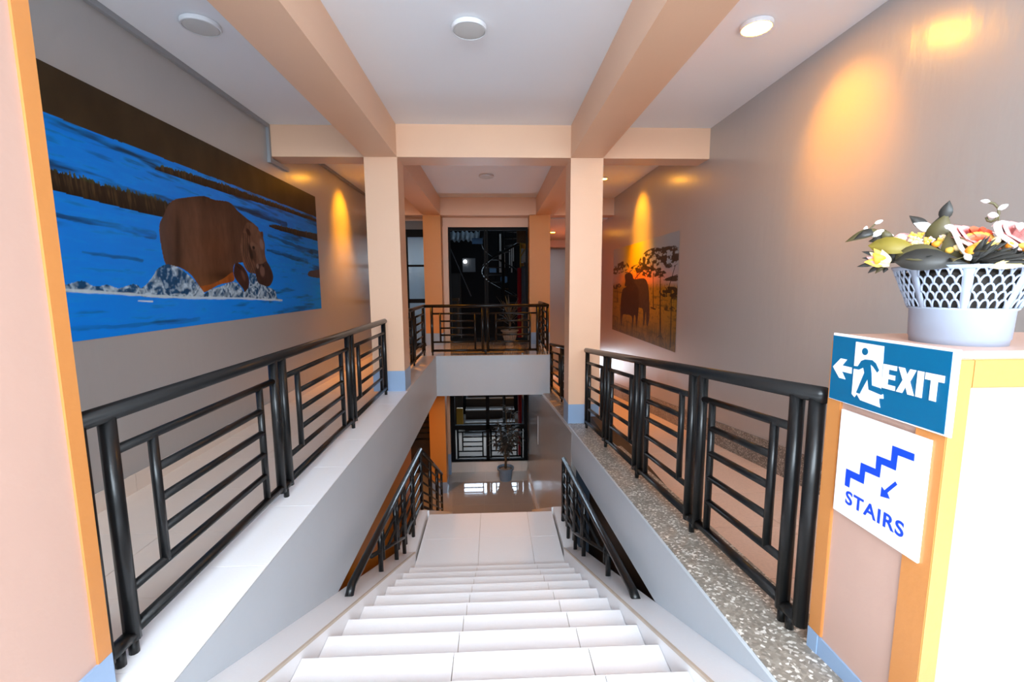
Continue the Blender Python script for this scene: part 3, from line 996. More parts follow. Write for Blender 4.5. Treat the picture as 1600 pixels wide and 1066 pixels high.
# feathery dark leaves
for k in range(16):
    t = k / 15
    leaf((0.012 + 0.01 * t, F - 0.08, 0.236), (0.028 + 0.10 * t + random.uniform(-.006, .006), F - 0.10 - random.uniform(0, .02), 0.305 - 0.075 * t + random.uniform(-.012, .012)), 0.014, M['leaf_dark'], 0.006)
for k in range(12):
    leaf((0.01 + 0.009 * k, F - 0.07, 0.228), (0.03 + 0.009 * k, F - 0.10, 0.262 + random.uniform(-.015, .01)), 0.016, M['leaf_dark'], 0.006)
leaf((0.045, F - 0.105, 0.216), (0.135, F - 0.08, 0.230), 0.026, M['petal_cream'], 0.008)
leaf((0.10, F - 0.1, 0.222), (0.19, F - 0.05, 0.236), 0.03, M['leaf_olive'], 0.008)
for k in range(14):
    x_ = -0.15 + 0.021 * k
    leaf((x_, F + 0.03, 0.24), (x_ + random.uniform(-.02, .02), F + 0.01, 0.300 + random.uniform(-.02, .02)), 0.045, M['leaf_olive'] if k % 3 else M['leaf_dark'], 0.01)
for k in range(9):
    x_ = -0.13 + 0.03 * k
    bud((x_, F - 0.06, 0.268 + random.uniform(-.01, .012)), (random.uniform(-1, 1), -0.5, 0.6), 0.022, 0.010, M[random.choice(['petal_orange', 'petal_yellow', 'petal_cream'])])
# filler leaves around the back and right
for k in range(22):
    a = 2 * math.pi * k / 22 + random.uniform(-.1, .1)
    rb, rt_ = 0.09, random.uniform(0.17, 0.215)
    leaf((rb * math.cos(a), rb * math.sin(a), 0.228), (rt_ * math.cos(a), rt_ * math.sin(a), 0.24 + random.uniform(-.01, .035)), random.uniform(0.03, 0.05), random.choice([M['leaf_dark'], M['leaf_olive']]), 0.012, (0, 0, 1))
# curling twig
stem([(0.020, F, 0.399), (0.030, F, 0.397), (0.042, F, 0.391), (0.051, F, 0.378), (0.0535, F, 0.362), (0.049, F, 0.348), (0.041, F, 0.343), (0.034, F, 0.346), (0.030, F, 0.356)], 0.0034, M['leaf_olive'], 'twig')
stem([(0.053, F, 0.368), (0.055, F, 0.34), (0.06, F, 0.30)], 0.002, M['leaf_olive'], 'twig')
bud((0.034, F - 0.002, 0.397), (-1, 0, 0.25), 0.020, 0.0055, M['bud_white'])
bud((0.050, F - 0.004, 0.374), (1, 0, 0.6), 0.022, 0.0068, M['bud_white'])
bud((0.032, F - 0.006, 0.362), (1, 0, -0.25), 0.022, 0.0085, M['bud_white'])


# ------------------------------------------------------------------ ceiling fittings
def disc_light(x, y, z, r, label, lit=False, group=None):
    e = empty('ceiling_light', (x, y, z))
    tag(e, label, 'ceiling light', group)
    bm = bmesh.new()
    lathe(bm, [(r * 0.80, 0.0), (r, -0.004), (r, -0.026), (r * 0.97, -0.034), (r * 0.90, -0.034), (r * 0.90, -0.028), (r * 0.80, -0.02)], 48)
    link('housing', bm, M['lamp_white'], e, False)
    bm = bmesh.new()
    lathe(bm, [(r * 0.895, -0.020), (r * 0.895, -0.031), (r * 0.8, -0.033), (r * 0.3, -0.0345), (0.004, -0.035)], 40)
    link('diffuser', bm, M['lamp_lit'] if lit else M['lamp_diffuser'], e, True)
    return e


disc_light(-2.133, 3.66, ZC, 0.133, 'round white unlit ceiling light over the left corridor')
disc_light(-0.158, 3.64, ZC, 0.133, 'round white unlit ceiling light over the middle of the stairs')
disc_light(-0.095, 8.24, ZC, 0.133, 'small-looking round white ceiling light over the far gallery')
disc_light(1.995, 3.54, ZC, 0.115, 'round lit ceiling lamp above the right ramp, nearest')
disc_light(2.02, 8.34, ZC, 0.075, 'small warm lit ceiling lamp beside the right front pillar')
disc_light(-2.0, 8.3, ZC, 0.075, 'warm lit ceiling lamp behind the left front pillar')
disc_light(1.76, 13.3, ZB, 0.075, 'farthest warm lit ceiling lamp down the ramp corridor')
for o in list(bpy.data.objects):
    if o.name.startswith('diffuser') and o.parent and ' lit ' in o.parent['label']:
        o.data.materials.clear()
        o.data.materials.append(M['lamp_lit'])

tk = empty('cable_trunking', (XL, 3.0, ZC))
tag(tk, 'grey plastic cable trunking along the top of the left wall', 'cable trunking')


def kbx(name, d):
    o = bx(name, M['trunking'], d)
    o.parent = tk
    o.matrix_parent_inverse = Matrix.Translation((-XL, -3.0, -ZC))


kbx('duct', (XL + 0.001, XL + 0.035, 1.0, 5.765, ZC - 0.045, ZC - 0.001))
kbx('drop_duct', (XL + 0.001, XL + 0.035, 5.725, 5.765, ZB - 0.06, ZC - 0.045))
kbx('duct', (XL + 0.001, XL + 0.035, 5.765, 6.22, ZB - 0.06, ZB - 0.015))
kbx('coupling', (XL + 0.001, XL + 0.042, 5.715, 5.775, ZB - 0.07, ZB - 0.01))
kbx('duct', (XL + 0.001, XL + 0.035, 6.14, YQ, ZC - 0.045, ZC - 0.001))


# ------------------------------------------------------------------ wall paintings
def vnoise(u, v, seed):
    g = np.random.default_rng(seed).random((256, 256))
    iu, iv = np.floor(u).astype(int), np.floor(v).astype(int)
    fu, fv = u - iu, v - iv
    fu = fu * fu * (3 - 2 * fu)
    fv = fv * fv * (3 - 2 * fv)
    a, b = g[iu % 256, iv % 256], g[(iu + 1) % 256, iv % 256]
    c, d = g[iu % 256, (iv + 1) % 256], g[(iu + 1) % 256, (iv + 1) % 256]
    return (a * (1 - fu) + b * fu) * (1 - fv) + (c * (1 - fu) + d * fu) * fv


def fbm(u, v, seed, n=4):
    s, t, a = 0.0, 0.0, 1.0
    for i in range(n):
        s = s + a * vnoise(u * 2 ** i, v * 2 ** i, seed + i)
        t += a
        a *= 0.55
    return s / t


def smooth_poly(p, n=6):
    p = np.array(p, float)
    out = []
    N = len(p)
    for i in range(N):
        p0, p1, p2, p3 = p[i - 1], p[i], p[(i + 1) % N], p[(i + 2) % N]
        for k in range(n):
            t = k / n
            out.append(0.5 * ((2 * p1) + (-p0 + p2) * t + (2 * p0 - 5 * p1 + 4 * p2 - p3) * t * t + (-p0 + 3 * p1 - 3 * p2 + p3) * t ** 3))
    return np.array(out)


def inside(Y, Z, poly, smooth=True):
    p = smooth_poly(poly) if smooth else np.array(poly, float)
    m = np.zeros(Y.shape, bool)
    j = len(p) - 1
    for i in range(len(p)):
        yi, zi, yj, zj = p[i][0], p[i][1], p[j][0], p[j][1]
        if zi != zj:
            m ^= ((zi > Z) != (zj > Z)) & (Y < (yj - yi) * (Z - zi) / (zj - zi) + yi)
        j = i
    return m


def L3(r, g, b):
    return np.array(lin(r, g, b))


def mixc(C, m, col):
    m = np.clip(m, 0, 1)[..., None]
    return C * (1 - m) + np.asarray(col) * m


def seg_mask(Y, Z, a, b, w0, w1):
    a, b = np.array(a), np.array(b)
    d = b - a
    t = np.clip(((Y - a[0]) * d[0] + (Z - a[1]) * d[1]) / (d @ d), 0, 1)
    dist = np.hypot(Y - a[0] - t * d[0], Z - a[1] - t * d[1])
    w = w0 + (w1 - w0) * t
    return np.clip((w - dist) / 0.006 + 0.5, 0, 1)


def grid_mesh(name, X, ys, zs, C, mat, thick):
    ny, nz = len(ys), len(zs)
    Y, Z = np.meshgrid(ys, zs, indexing='ij')
    co = np.stack([np.full(Y.shape, X), Y, Z], -1).reshape(-1, 3)
    i = np.arange(ny * nz).reshape(ny, nz)
    q = np.stack([i[:-1, :-1], i[1:, :-1], i[1:, 1:], i[:-1, 1:]], -1).reshape(-1, 4)
    if X > 0:
        q = q[:, ::-1]
    me = bpy.data.meshes.new(name)
    me.vertices.add(len(co))
    me.vertices.foreach_set('co', co.ravel())
    me.loops.add(q.size)
    me.loops.foreach_set('vertex_index', q.ravel())
    me.polygons.add(len(q))
    me.polygons.foreach_set('loop_start', np.arange(0, q.size, 4))
    me.update(calc_edges=True)
    ca = me.color_attributes.new('paint', 'FLOAT_COLOR', 'POINT')
    rgba = np.concatenate([C.reshape(-1, 3), np.ones((ny * nz, 1))], 1)
    ca.data.foreach_set('color', rgba.ravel().astype(np.float32))
    me.materials.append(mat)
    o = bpy.data.objects.new(name, me)
    COL.objects.link(o)
    return o


# --- hippo in blue water
ys = np.linspace(2.30, 7.14, 900)
zs = np.linspace(1.006, 2.70, 320)
Y, Z = np.meshgrid(ys, zs, indexing='ij')
base = L3(0, 136, 244)
C = np.broadcast_to(base, Y.shape + (3,)).copy()
hi = np.clip((Z - 1.2) / 1.2, 0, 1)
C = mixc(C, 0.55 * hi * (Y > 0) * np.clip((Y - 2.5) / 4.0, 0.25, 1), L3(0, 92, 186))
n1 = fbm(Y * 1.7 + 0.6 * Z, Z * 15 + Y * 0.25, 3)
n2 = fbm(Y * 4.2, Z * 34 + Y * 0.6, 9)
C = mixc(C, np.clip((n2 - 0.48) * 2.6, 0, 0.45), L3(0, 150, 245))
amt = np.where(Z > 2.02, 0.95, np.where(Z > 1.36, 0.55 + 0.3 * np.clip((Y - 5.2), 0, 1), 0.62))
thr = np.where(Z > 2.02, 0.54, np.where(Y > 5.5, 0.55, 0.66))
C = mixc(C, np.clip((n1 - thr) * 6, 0, 1) * amt, L3(6, 52, 84))
C = mixc(C, np.clip((n2 - 0.64) * 5, 0, 1) * 0.5 * amt, L3(4, 40, 70))
for (a, b, w, s_) in (((2.9, 1.80), (3.75, 1.755), 0.030, .8), ((5.55, 1.79), (6.7, 1.70), 0.035, .8), ((5.6, 1.96), (6.9, 1.86), 0.035, .7), ((5.0, 2.17), (6.1, 2.16), 0.035, .8), ((3.1, 1.58), (3.6, 1.56), 0.014, .6), ((2.9, 1.09), (4.2, 1.06), 0.02, .35)):
    n3 = fbm(Y * 3.3, Z * 20, 21)
    C = mixc(C, seg_mask(Y, Z + 0.05 * (n3 - 0.5), a, b, w * .4, w) * s_ * np.clip(n3 * 2.2 - 0.3, 0, 1), L3(5, 42, 66))
# reeds


def reeds(yt, zt, zbots, seed, jag, tip=True):
    top = np.interp(Y, yt, zt)
    bot = np.interp(Y, yt, zbots)
    blades = fbm(Y * 85 + Z * 6.0, Z * 9.0 + Y * 0.3, seed, 2)
    tt = top + (blades - 0.45) * jag
    inm = (Z < tt) & (Z > bot) & (Y > yt[0]) & (Y < yt[-1])
    return inm, blades, (Z - bot) / np.maximum(top - bot, 1e-3)


for yt, zt, zb_, seed, jag in (([2.3, 2.94, 3.27, 3.75, 4.02], [2.08, 2.075, 2.06, 2.06, 2.05], [1.955, 1.945, 1.93, 1.915, 1.915], 31, 0.07),
                               ([3.83, 3.9, 4.2, 4.8, 5.8, 7.14], [2.295, 2.325, 2.352, 2.372, 2.372, 2.366], [2.283, 2.281, 2.283, 2.289, 2.318, 2.325], 37, 0.035),
                               ([5.64, 5.75, 5.95, 6.4, 7.14], [2.085, 2.105, 2.115, 2.12, 2.148], [2.068, 2.058, 2.05, 2.046, 2.04], 41, 0.03)):
    m, bl, rel = reeds(yt, zt, zb_, seed, jag)
    cc = L3(46, 36, 26)[None, None] * (0.5 + 1.1 * bl[..., None]) + L3(120, 92, 56)[None, None] * np.clip((bl - 0.56) * 4, 0, 1)[..., None] * 0.28
    cc = cc * (0.45 + 0.55 * np.clip(rel * 1.6, 0, 1))[..., None]
    gt = np.clip((rel - 0.85) * 4, 0, 1)[..., None]
    cc = cc * (1 - 0.5 * gt) + L3(70, 104, 60) * 0.5 * gt
    C = np.where(m[..., None], cc, C)
m = inside(Y, Z, [(6.74, 1.564), (6.938, 1.589), (7.2, 1.596), (7.2, 1.484), (6.729, 1.497)])
C = np.where(m[..., None], L3(70, 52, 48) * (0.6 + 0.8 * n2[..., None]), C)
# brown band above
nb = fbm(Y * 5, Z * 3, 51)
m = Z > 2.398 + 0.012 * (fbm(Y * 6, Z * 0, 55) - 0.5)
C = np.where(m[..., None], L3(58, 46, 30) * (0.55 + 0.9 * nb[..., None]), C)
# hippo
body = [(3.811, 1.793), (3.829, 1.868), (3.873, 1.926), (3.939, 2.021), (4.026, 2.085), (4.162, 2.127), (4.424, 2.191), (4.582, 2.187), (4.836, 2.208), (4.982, 2.146), (5.153, 2.089), (5.311, 2.046), (5.374, 1.988), (5.10, 1.79), (5.06, 1.63), (4.853, 1.589), (4.805, 1.506), (4.803, 1.411), (4.549, 1.37), (4.297, 1.299), (4.232, 1.37), (4.137, 1.463), (3.994, 1.521), (3.855, 1.532), (3.819, 1.646)]
mb = inside(Y, Z, body)
ns = fbm(Y * 7, Z * 2.2, 61)
nf = fbm(Y * 26, Z * 12, 67)
bc = L3(90, 62, 48)[None, None] * (0.25 + 1.35 * ns[..., None]) * (0.8 + 0.4 * nf[..., None])
low = np.clip((1.62 - Z) / 0.3, 0, 1)[..., None]
bc = bc * (1 - 0.5 * low) + L3(134, 80, 34) * 0.5 * low
lump = np.exp(-(((Y - 4.5) / 0.32) ** 2 + ((Z - 1.72) / 0.2) ** 2))[..., None]
bc = bc * (1 - 0.35 * lump) + L3(116, 66, 34) * 0.35 * lump
edge = np.clip((4.02 - Y) / 0.2, 0, 1)[..., None]
bc = bc * (1 - 0.55 * edge) + L3(92, 74, 70) * 0.55 * edge
dk = np.exp(-((Y - 4.03 - 0.15 * (Z - 1.8)) / 0.045) ** 2)[..., None] * np.clip((2.05 - Z) / 0.2, 0, 1)[..., None]
bc = bc * (1 - 0.5 * dk)
topd = np.clip((Z - 2.02) / 0.2, 0, 1)[..., None]
bc = bc * (1 - 0.4 * topd)
shd = np.exp(-(((Y - 4.62) / 0.22) ** 2 + ((Z - 1.46) / 0.05) ** 2))[..., None]
bc = bc * (1 - 0.6 * shd)
C = np.where(mb[..., None], bc, C)
mbel = inside(Y, Z, [(4.80, 1.500), (4.803, 1.411), (4.549, 1.37), (4.297, 1.302), (4.25, 1.35), (4.42, 1.375), (4.62, 1.43)]) & mb
C = np.where(mbel[..., None], L3(156, 82, 30) * (0.6 + 0.7 * nf[..., None]), C)
head = [(5.147, 2.046), (5.311, 2.046), (5.403, 1.984), (5.478, 1.985), (5.475, 1.924), (5.502, 1.835), (5.488, 1.742), (5.521, 1.652), (5.632, 1.531), (5.634, 1.435), (5.524, 1.352), (5.327, 1.363), (5.264, 1.431), (5.244, 1.49), (5.121, 1.501), (5.025, 1.569), (4.981, 1.707), (4.984, 1.818), (5.052, 1.936)]
mh = inside(Y, Z, head)
hc = L3(110, 78, 62)[None, None] * (0.5 + 0.95 * nf[..., None])
for cy in (5.03, 5.07, 5.11, 5.16):      # neck folds
    fold = np.exp(-((Y - cy - 0.55 * (1.68 - Z) * (Z < 1.68) - 0.1 * (Z - 1.68) * (Z > 1.68)) / 0.011) ** 2) * (Z < 1.93)
    hc = hc * (1 - 0.55 * fold[..., None])
C = np.where(mh[..., None], hc, C)


def ell(cy, cz, ry, rz_, rot=0.0):
    c_, s_ = math.cos(rot), math.sin(rot)
    u = (Y - cy) * c_ + (Z - cz) * s_
    v = -(Y - cy) * s_ + (Z - cz) * c_
    return np.clip(1.6 - 1.3 * ((u / ry) ** 2 + (v / rz_) ** 2), 0, 1)


C = mixc(C, ell(5.235, 1.80, 0.075, 0.05) * .6, L3(130, 100, 84))
C = mixc(C, ell(5.175, 1.73, 0.035, 0.10, 0.3) * .9, L3(26, 18, 16))
C = mixc(C, ell(5.245, 1.785, 0.030, 0.020), L3(18, 12, 12))
C = mixc(C, ell(5.245, 1.70, 0.045, 0.085, 0.2) * .6, L3(38, 24, 20))
C = mixc(C, ell(5.43, 1.84, 0.045, 0.065, 0.3) * .7, L3(142, 120, 118))
C = mixc(C, ell(5.37, 1.69, 0.05, 0.13, 0.35) * .6, L3(122, 94, 78))
C = mixc(C, ell(5.16, 1.945, 0.055, 0.035, -0.6), L3(52, 30, 22))
C = mixc(C, ell(5.455, 1.955, 0.03, 0.035, 0.4), L3(90, 50, 36))
snout = [(5.288, 1.595), (5.424, 1.616), (5.52, 1.644), (5.632, 1.531), (5.64, 1.435), (5.524, 1.352), (5.327, 1.363), (5.264, 1.431), (5.248, 1.519)]
ms = inside(Y, Z, snout)
C = np.where(ms[..., None], L3(66, 44, 38) * (0.5 + 0.8 * nf[..., None]), C)
C = mixc(C, ell(5.40, 1.53, 0.06, 0.07) * .6 * ms, L3(138, 104, 92))
C = mixc(C, ell(5.30, 1.58, 0.03, 0.03) * .7, L3(150, 126, 112))
C = mixc(C, ell(5.43, 1.595, 0.02, 0.02), L3(20, 14, 12))
leg = [(4.853, 1.589), (4.951, 1.587), (5.045, 1.527), (5.097, 1.428), (5.069, 1.328), (5.007, 1.268), (4.964, 1.328), (4.874, 1.398), (4.813, 1.479)]
ml = inside(Y, Z, leg)
C = np.where(ml[..., None], L3(72, 44, 36) * (0.45 + 0.9 * nf[..., None]), C)
C = mixc(C, ell(4.93, 1.545, 0.09, 0.012, -0.5) * .7, L3(24, 14, 12))
C = mixc(C, ell(4.99, 1.47, 0.03, 0.07, 0.5) * .5, L3(128, 92, 78))
# splashes


def foam(poly, seed):
    global C
    w1 = fbm(Y * 3, Z * 3, seed + 9) - 0.5
    m = inside(Y, Z + 0.03 * w1, poly)
    n = fbm(Y * 9 + 3 * w1, Z * 11 + 3 * w1, seed, 3)
    rid = 1 - np.abs(n - 0.5) * 7
    n5 = fbm(Y * 38, Z * 40, seed + 4, 2)
    c = np.broadcast_to(L3(10, 74, 118), Y.shape + (3,)) * (0.5 + n5[..., None])
    c = mixc(c, np.clip(rid, 0, 1) * 0.85 + 0.5 * np.clip((n5 - 0.58) * 5, 0, 1), L3(190, 214, 230))
    C = np.where(m[..., None], c, C)


foam([(3.30, 1.32), (3.506, 1.365), (3.57, 1.345), (3.683, 1.431), (3.76, 1.50), (3.86, 1.535), (3.95, 1.528), (4.055, 1.490), (4.182, 1.41), (4.297, 1.299), (4.291, 1.258), (3.91, 1.262), (3.45, 1.288)], 71)
foam([(4.30, 1.275), (4.40, 1.325), (4.549, 1.345), (4.80, 1.395), (4.90, 1.36), (4.984, 1.286), (5.09, 1.36), (5.125, 1.487), (5.24, 1.475), (5.301, 1.386), (5.508, 1.348), (5.665, 1.307), (5.72, 1.21), (5.818, 1.178), (4.899, 1.231), (4.291, 1.255)], 79)
foam([(2.75, 1.345), (2.95, 1.372), (3.07, 1.398), (3.16, 1.36), (3.26, 1.375), (3.36, 1.35), (3.5, 1.372), (3.5, 1.300), (3.2, 1.318), (2.75, 1.335)], 91)
wl = np.interp(Y, [2.3, 2.94, 3.3, 3.72, 4.13, 4.9, 5.82], [1.34, 1.335, 1.311, 1.278, 1.254, 1.228, 1.175])
C = mixc(C, np.clip((0.009 + 0.014 * (fbm(Y * 9, Z * 4, 95) - 0.4) - np.abs(Z - wl)) / 0.006 + 0.5, 0, 1) * (Y > 2.7) * (Y < 5.85) * 0.85, L3(206, 224, 234))
C = mixc(C, seg_mask(Y, Z, (3.52, 1.248), (3.66, 1.238), 0.004, 0.006), L3(220, 236, 244))
mu = grid_mesh('mural', XL + 0.004, ys, zs, C, M['water'], 0.004)
tag(mu, 'mural of a brown hippo wading in bright blue water on the left wall', 'mural')

# --- two buffalo under acacias
ys = np.linspace(6.58, 10.18, 420)
zs = np.linspace(0.325, 2.13, 220)
Y, Z = np.meshgrid(ys, zs, indexing='ij')
nn = fbm(Y * 3, Z * 5, 101)
nf = fbm(Y * 24, Z * 26, 107)
C = np.broadcast_to(L3(150, 165, 178), Y.shape + (3,)).copy()
C = mixc(C, np.exp(-((Y - 8.75) / 0.75) ** 2) * 1.2, L3(214, 178, 24))
C = mixc(C, np.clip((1.72 - Z + 0.2 * (nn - 0.5)) / 0.22, 0, 1) * np.clip(1.1 - np.abs(Y - 8.5) / 2.0, 0.15, 1), L3(238, 122, 44))
C = mixc(C, np.clip((1.42 - Z + 0.12 * (nn - 0.5)) / 0.14, 0, 1), L3(150, 112, 34))
C = mixc(C, np.clip((0.95 - Z) / 0.7, 0, 1) * 0.8, L3(66, 60, 30))
C = mixc(C, np.clip((nf - 0.55) * 3, 0, 0.5) * (Z < 1.35), L3(60, 54, 24))
C = mixc(C, np.clip((fbm(Y * 2, Z * 22, 111) - 0.6) * 5, 0, 0.7) * (Z < 1.3), L3(70, 62, 28))


def canopy(poly, seed, col=(34, 34, 24)):
    global C
    m = inside(Y, Z, poly)
    n = fbm(Y * 9, Z * 22, seed, 3)
    C = mixc(C, m * np.clip((n - 0.40) * 9, 0, 1) * 0.95, L3(*col))


def trunk(a, b, w0, w1, col=(30, 28, 20)):
    global C
    C = mixc(C, seg_mask(Y, Z, a, b, w0, w1), L3(*col))


canopy([(8.42, 1.747), (8.116, 1.912), (7.732, 1.96), (7.266, 1.943), (6.635, 1.90), (6.6, 1.66), (6.871, 1.605), (7.401, 1.575), (8.023, 1.62)], 121)
canopy([(8.877, 1.671), (8.453, 1.72), (7.701, 1.64), (7.121, 1.56), (7.05, 1.465), (7.814, 1.47), (8.516, 1.57)], 127)
canopy([(10.17, 1.74), (9.363, 1.83), (9.001, 1.675), (9.624, 1.59), (10.17, 1.59)], 131)
canopy([(7.311, 1.243), (6.941, 1.31), (6.58, 1.28), (6.58, 1.125), (7.138, 1.15)], 137)
canopy([(10.16, 1.322), (9.701, 1.37), (9.53, 1.309), (9.995, 1.24)], 139)
canopy([(7.15, 1.425), (6.58, 1.49), (6.58, 1.400), (7.056, 1.405)], 141, (46, 40, 28))
canopy([(7.4, 1.02), (6.6, 1.0), (6.6, 0.93), (7.3, 0.95)], 147, (54, 48, 22))
trunk((7.30, 1.60), (7.194, 0.482), 0.012, 0.032)
trunk((7.194, 0.52), (7.35, 0.46), 0.02, 0.004)
trunk((7.194, 0.52), (7.05, 0.46), 0.02, 0.004)
trunk((7.623, 1.5), (7.563, 0.939), 0.009, 0.02)
trunk((7.46, 0.93), (7.68, 0.95), 0.012, 0.012)
trunk((6.80, 1.25), (6.764, 0.394), 0.010, 0.026)
trunk((6.70, 1.62), (6.95, 1.25), 0.008, 0.012)
trunk((9.844, 1.294), (9.786, 0.964), 0.012, 0.022)
trunk((8.55, 1.66), (8.45, 1.46), 0.014, 0.014)
trunk((8.60, 1.46), (8.2, 1.60), 0.012, 0.010)
back = [(8.95, 1.50), (8.618, 1.45), (8.073, 1.455), (7.86, 1.33), (7.776, 1.083), (7.74, 0.80), (7.801, 0.62), (7.88, 0.64), (7.93, 0.86), (7.99, 0.62), (8.06, 0.63), (8.10, 0.889), (8.4, 0.92), (8.9, 1.0)]
m = inside(Y, Z, back)
C = np.where(m[..., None], L3(58, 46, 44) * (0.5 + 0.8 * nf[..., None]), C)
front = [(9.27, 1.545), (9.0, 1.59), (8.76, 1.53), (8.66, 1.40), (8.40, 1.28), (8.33, 1.05), (8.36, 0.75), (8.41, 0.55), (8.46, 0.54), (8.50, 0.73), (8.60, 0.74), (8.64, 0.53), (8.71, 0.53), (8.76, 0.72), (9.18, 0.73), (9.36, 0.70), (9.42, 0.49), (9.49, 0.50), (9.54, 0.66), (9.53, 1.027), (9.405, 1.243), (9.15, 1.30), (9.275, 1.325), (9.24, 1.42)]
m = inside(Y, Z, front)
C = np.where(m[..., None], L3(38, 28, 28) * (0.5 + 0.9 * nf[..., None]), C)
trunk((9.30, 1.44), (9.27, 1.60), 0.016, 0.010, (150, 130, 96))
trunk((9.27, 1.60), (9.10, 1.585), 0.010, 0.018, (120, 96, 70))
trunk((8.74, 1.54), (8.80, 1.63), 0.014, 0.010, (150, 130, 96))
trunk((8.80, 1.63), (8.95, 1.60), 0.010, 0.016, (120, 96, 70))
C = mixc(C, (fbm(Y * 30, Z * 6, 151) > 0.5) * np.clip((0.72 - Z) / 0.2, 0, 1) * 0.6, L3(58, 56, 26))
mv = grid_mesh('mural', XR - 0.004, ys, zs, C, M['savanna'], 0.004)
tag(mv, 'mural of dark buffalo under acacia trees on the right wall', 'mural')

# ------------------------------------------------------------------ glazing, upper level
gz = struct(bx('window_1', M['dark_frame'], (-1.03, 0.83, 10.70, 10.78, 2.62, 2.69)), 'tall dark glazed opening behind the far gallery')
for xa, xb in ((-1.03, -0.985), (-0.20, -0.165), (-0.145, -0.11), (0.785, 0.83)):
    bx('frame_stile', M['dark_frame'], (xa, xb, 10.70, 10.78, 0.0, 2.62), gz)
for xa, xb in ((-0.985, -0.20), (-0.11, 0.785)):
    bx('bottom_rail', M['dark_frame'], (xa, xb, 10.70, 10.78, 0.0, 0.09), gz)
    bx('pane', M['glass'], (xa, xb, 10.737, 10.743, 0.09, 2.62), gz)

# left corridor end: frosted door
struct(bx('wall_far', M['peach'], (XL, -1.30, 10.98, 11.2, 2.88, ZC)), 'peach wall over the frosted door')
dr = struct(bx('door_1', M['dark_frame'], (XL, -1.40, 11.0, 11.06, 2.50, 2.60)), 'black framed frosted glass door at the end of the left corridor')
bx('fanlight', M['tank_grey'], (XL, -1.40, 11.01, 11.05, 2.66, 2.88), dr)
bx('frame_rail', M['dark_frame'], (XL, -1.40, 11.0, 11.06, 2.60, 2.68), dr)
for za, zb_ in ((1.80, 1.85), (0.93, 1.03), (-0.17, -0.05)):
    bx('frame_rail', M['dark_frame'], (XL, -1.40, 11.0, 11.06, za, zb_), dr)
for xa, xb in ((XL, -2.62), (-2.08, -2.03), (-1.47, -1.40)):
    bx('frame_stile', M['dark_frame'], (xa, xb, 11.0, 11.06, -0.17, 2.50), dr)
for xa, xb in ((-2.62, -2.08), (-2.03, -1.47)):
    for za, zb_ in ((1.85, 2.50), (1.03, 1.80), (-0.05, 0.93)):
        bx('pane', M['frosted'], (xa, xb, 11.02, 11.035, za, zb_), dr)

# ------------------------------------------------------------------ glazing, lower level
g2 = struct(bx('window_2', M['dark_frame'], (-1.13, 0.86, 11.26, 11.33, -0.88, -0.80)), 'dark lower glazing facing the outside steps')
for xa, xb in ((-1.13, -1.02), (-0.22, -0.13), (0.76, 0.86)):
    bx('frame_stile', M['dark_frame'], (xa, xb, 11.26, 11.33, ZLOW + 0.275, -0.88), g2)
for za, zb_ in ((ZLOW + 0.275, ZLOW + 0.33), (-2.36, -2.24)):
    bx('frame_rail', M['dark_frame'], (-1.02, 0.76, 11.26, 11.33, za, zb_), g2)
for xa, xb in ((-1.02, -0.22), (-0.13, 0.76)):
    for za, zb_ in ((ZLOW + 0.33, -2.36), (-2.24, -0.88)):
        bx('pane', M['glass'], (xa, xb, 11.292, 11.298, za, zb_), g2)
lowz = lambda x: ZLOW + 0.20
railing('railing', 'black railing outside the lower glazing, seen below the gallery', 11.55,
        [(-0.98, -0.20), (-0.10, 0.72)], lowz, 0.92, -1.05, 0.80, axis='x')
railing('railing', 'dark railing in the lower left corridor behind the lower pillar', 10.9,
        [(-2.62, -2.05), (-1.98, -1.45)], lambda x: -2.55, 0.92, -2.66, -1.42, axis='x')
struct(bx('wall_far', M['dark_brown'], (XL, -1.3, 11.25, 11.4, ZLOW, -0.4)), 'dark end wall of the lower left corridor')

# ------------------------------------------------------------------ the court outside
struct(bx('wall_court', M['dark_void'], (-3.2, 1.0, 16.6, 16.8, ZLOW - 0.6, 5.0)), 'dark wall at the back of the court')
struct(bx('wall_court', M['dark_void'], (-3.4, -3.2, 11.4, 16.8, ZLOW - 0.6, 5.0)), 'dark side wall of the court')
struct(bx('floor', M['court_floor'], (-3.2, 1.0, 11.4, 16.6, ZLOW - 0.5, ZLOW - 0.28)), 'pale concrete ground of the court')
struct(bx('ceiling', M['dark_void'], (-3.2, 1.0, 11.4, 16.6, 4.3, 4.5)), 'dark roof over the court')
struct(bx('assumed_glow_panel', M['assumed_glow'], (-1.3, 0.75, 16.50, 16.58, -2.65, -0.95)), 'unseen glowing panel on the far court wall, assumed source of the bright floor reflection')  # emissive panel added out of direct view, assumed from the lower floor's bright reflection
os_ = empty('outside_steps', (-0.1, 13.6, ZLOW - 0.28))
tag(os_, 'dark outdoor steps with pale edges behind the lower glazing', 'steps')
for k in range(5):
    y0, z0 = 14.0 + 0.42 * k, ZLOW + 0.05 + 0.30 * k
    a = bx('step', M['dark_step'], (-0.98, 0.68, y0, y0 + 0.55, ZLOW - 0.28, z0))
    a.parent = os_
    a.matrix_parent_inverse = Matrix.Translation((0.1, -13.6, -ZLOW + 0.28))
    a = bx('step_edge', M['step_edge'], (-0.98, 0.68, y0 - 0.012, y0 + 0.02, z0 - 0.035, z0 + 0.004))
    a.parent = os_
    a.matrix_parent_inverse = Matrix.Translation((0.1, -13.6, -ZLOW + 0.28))

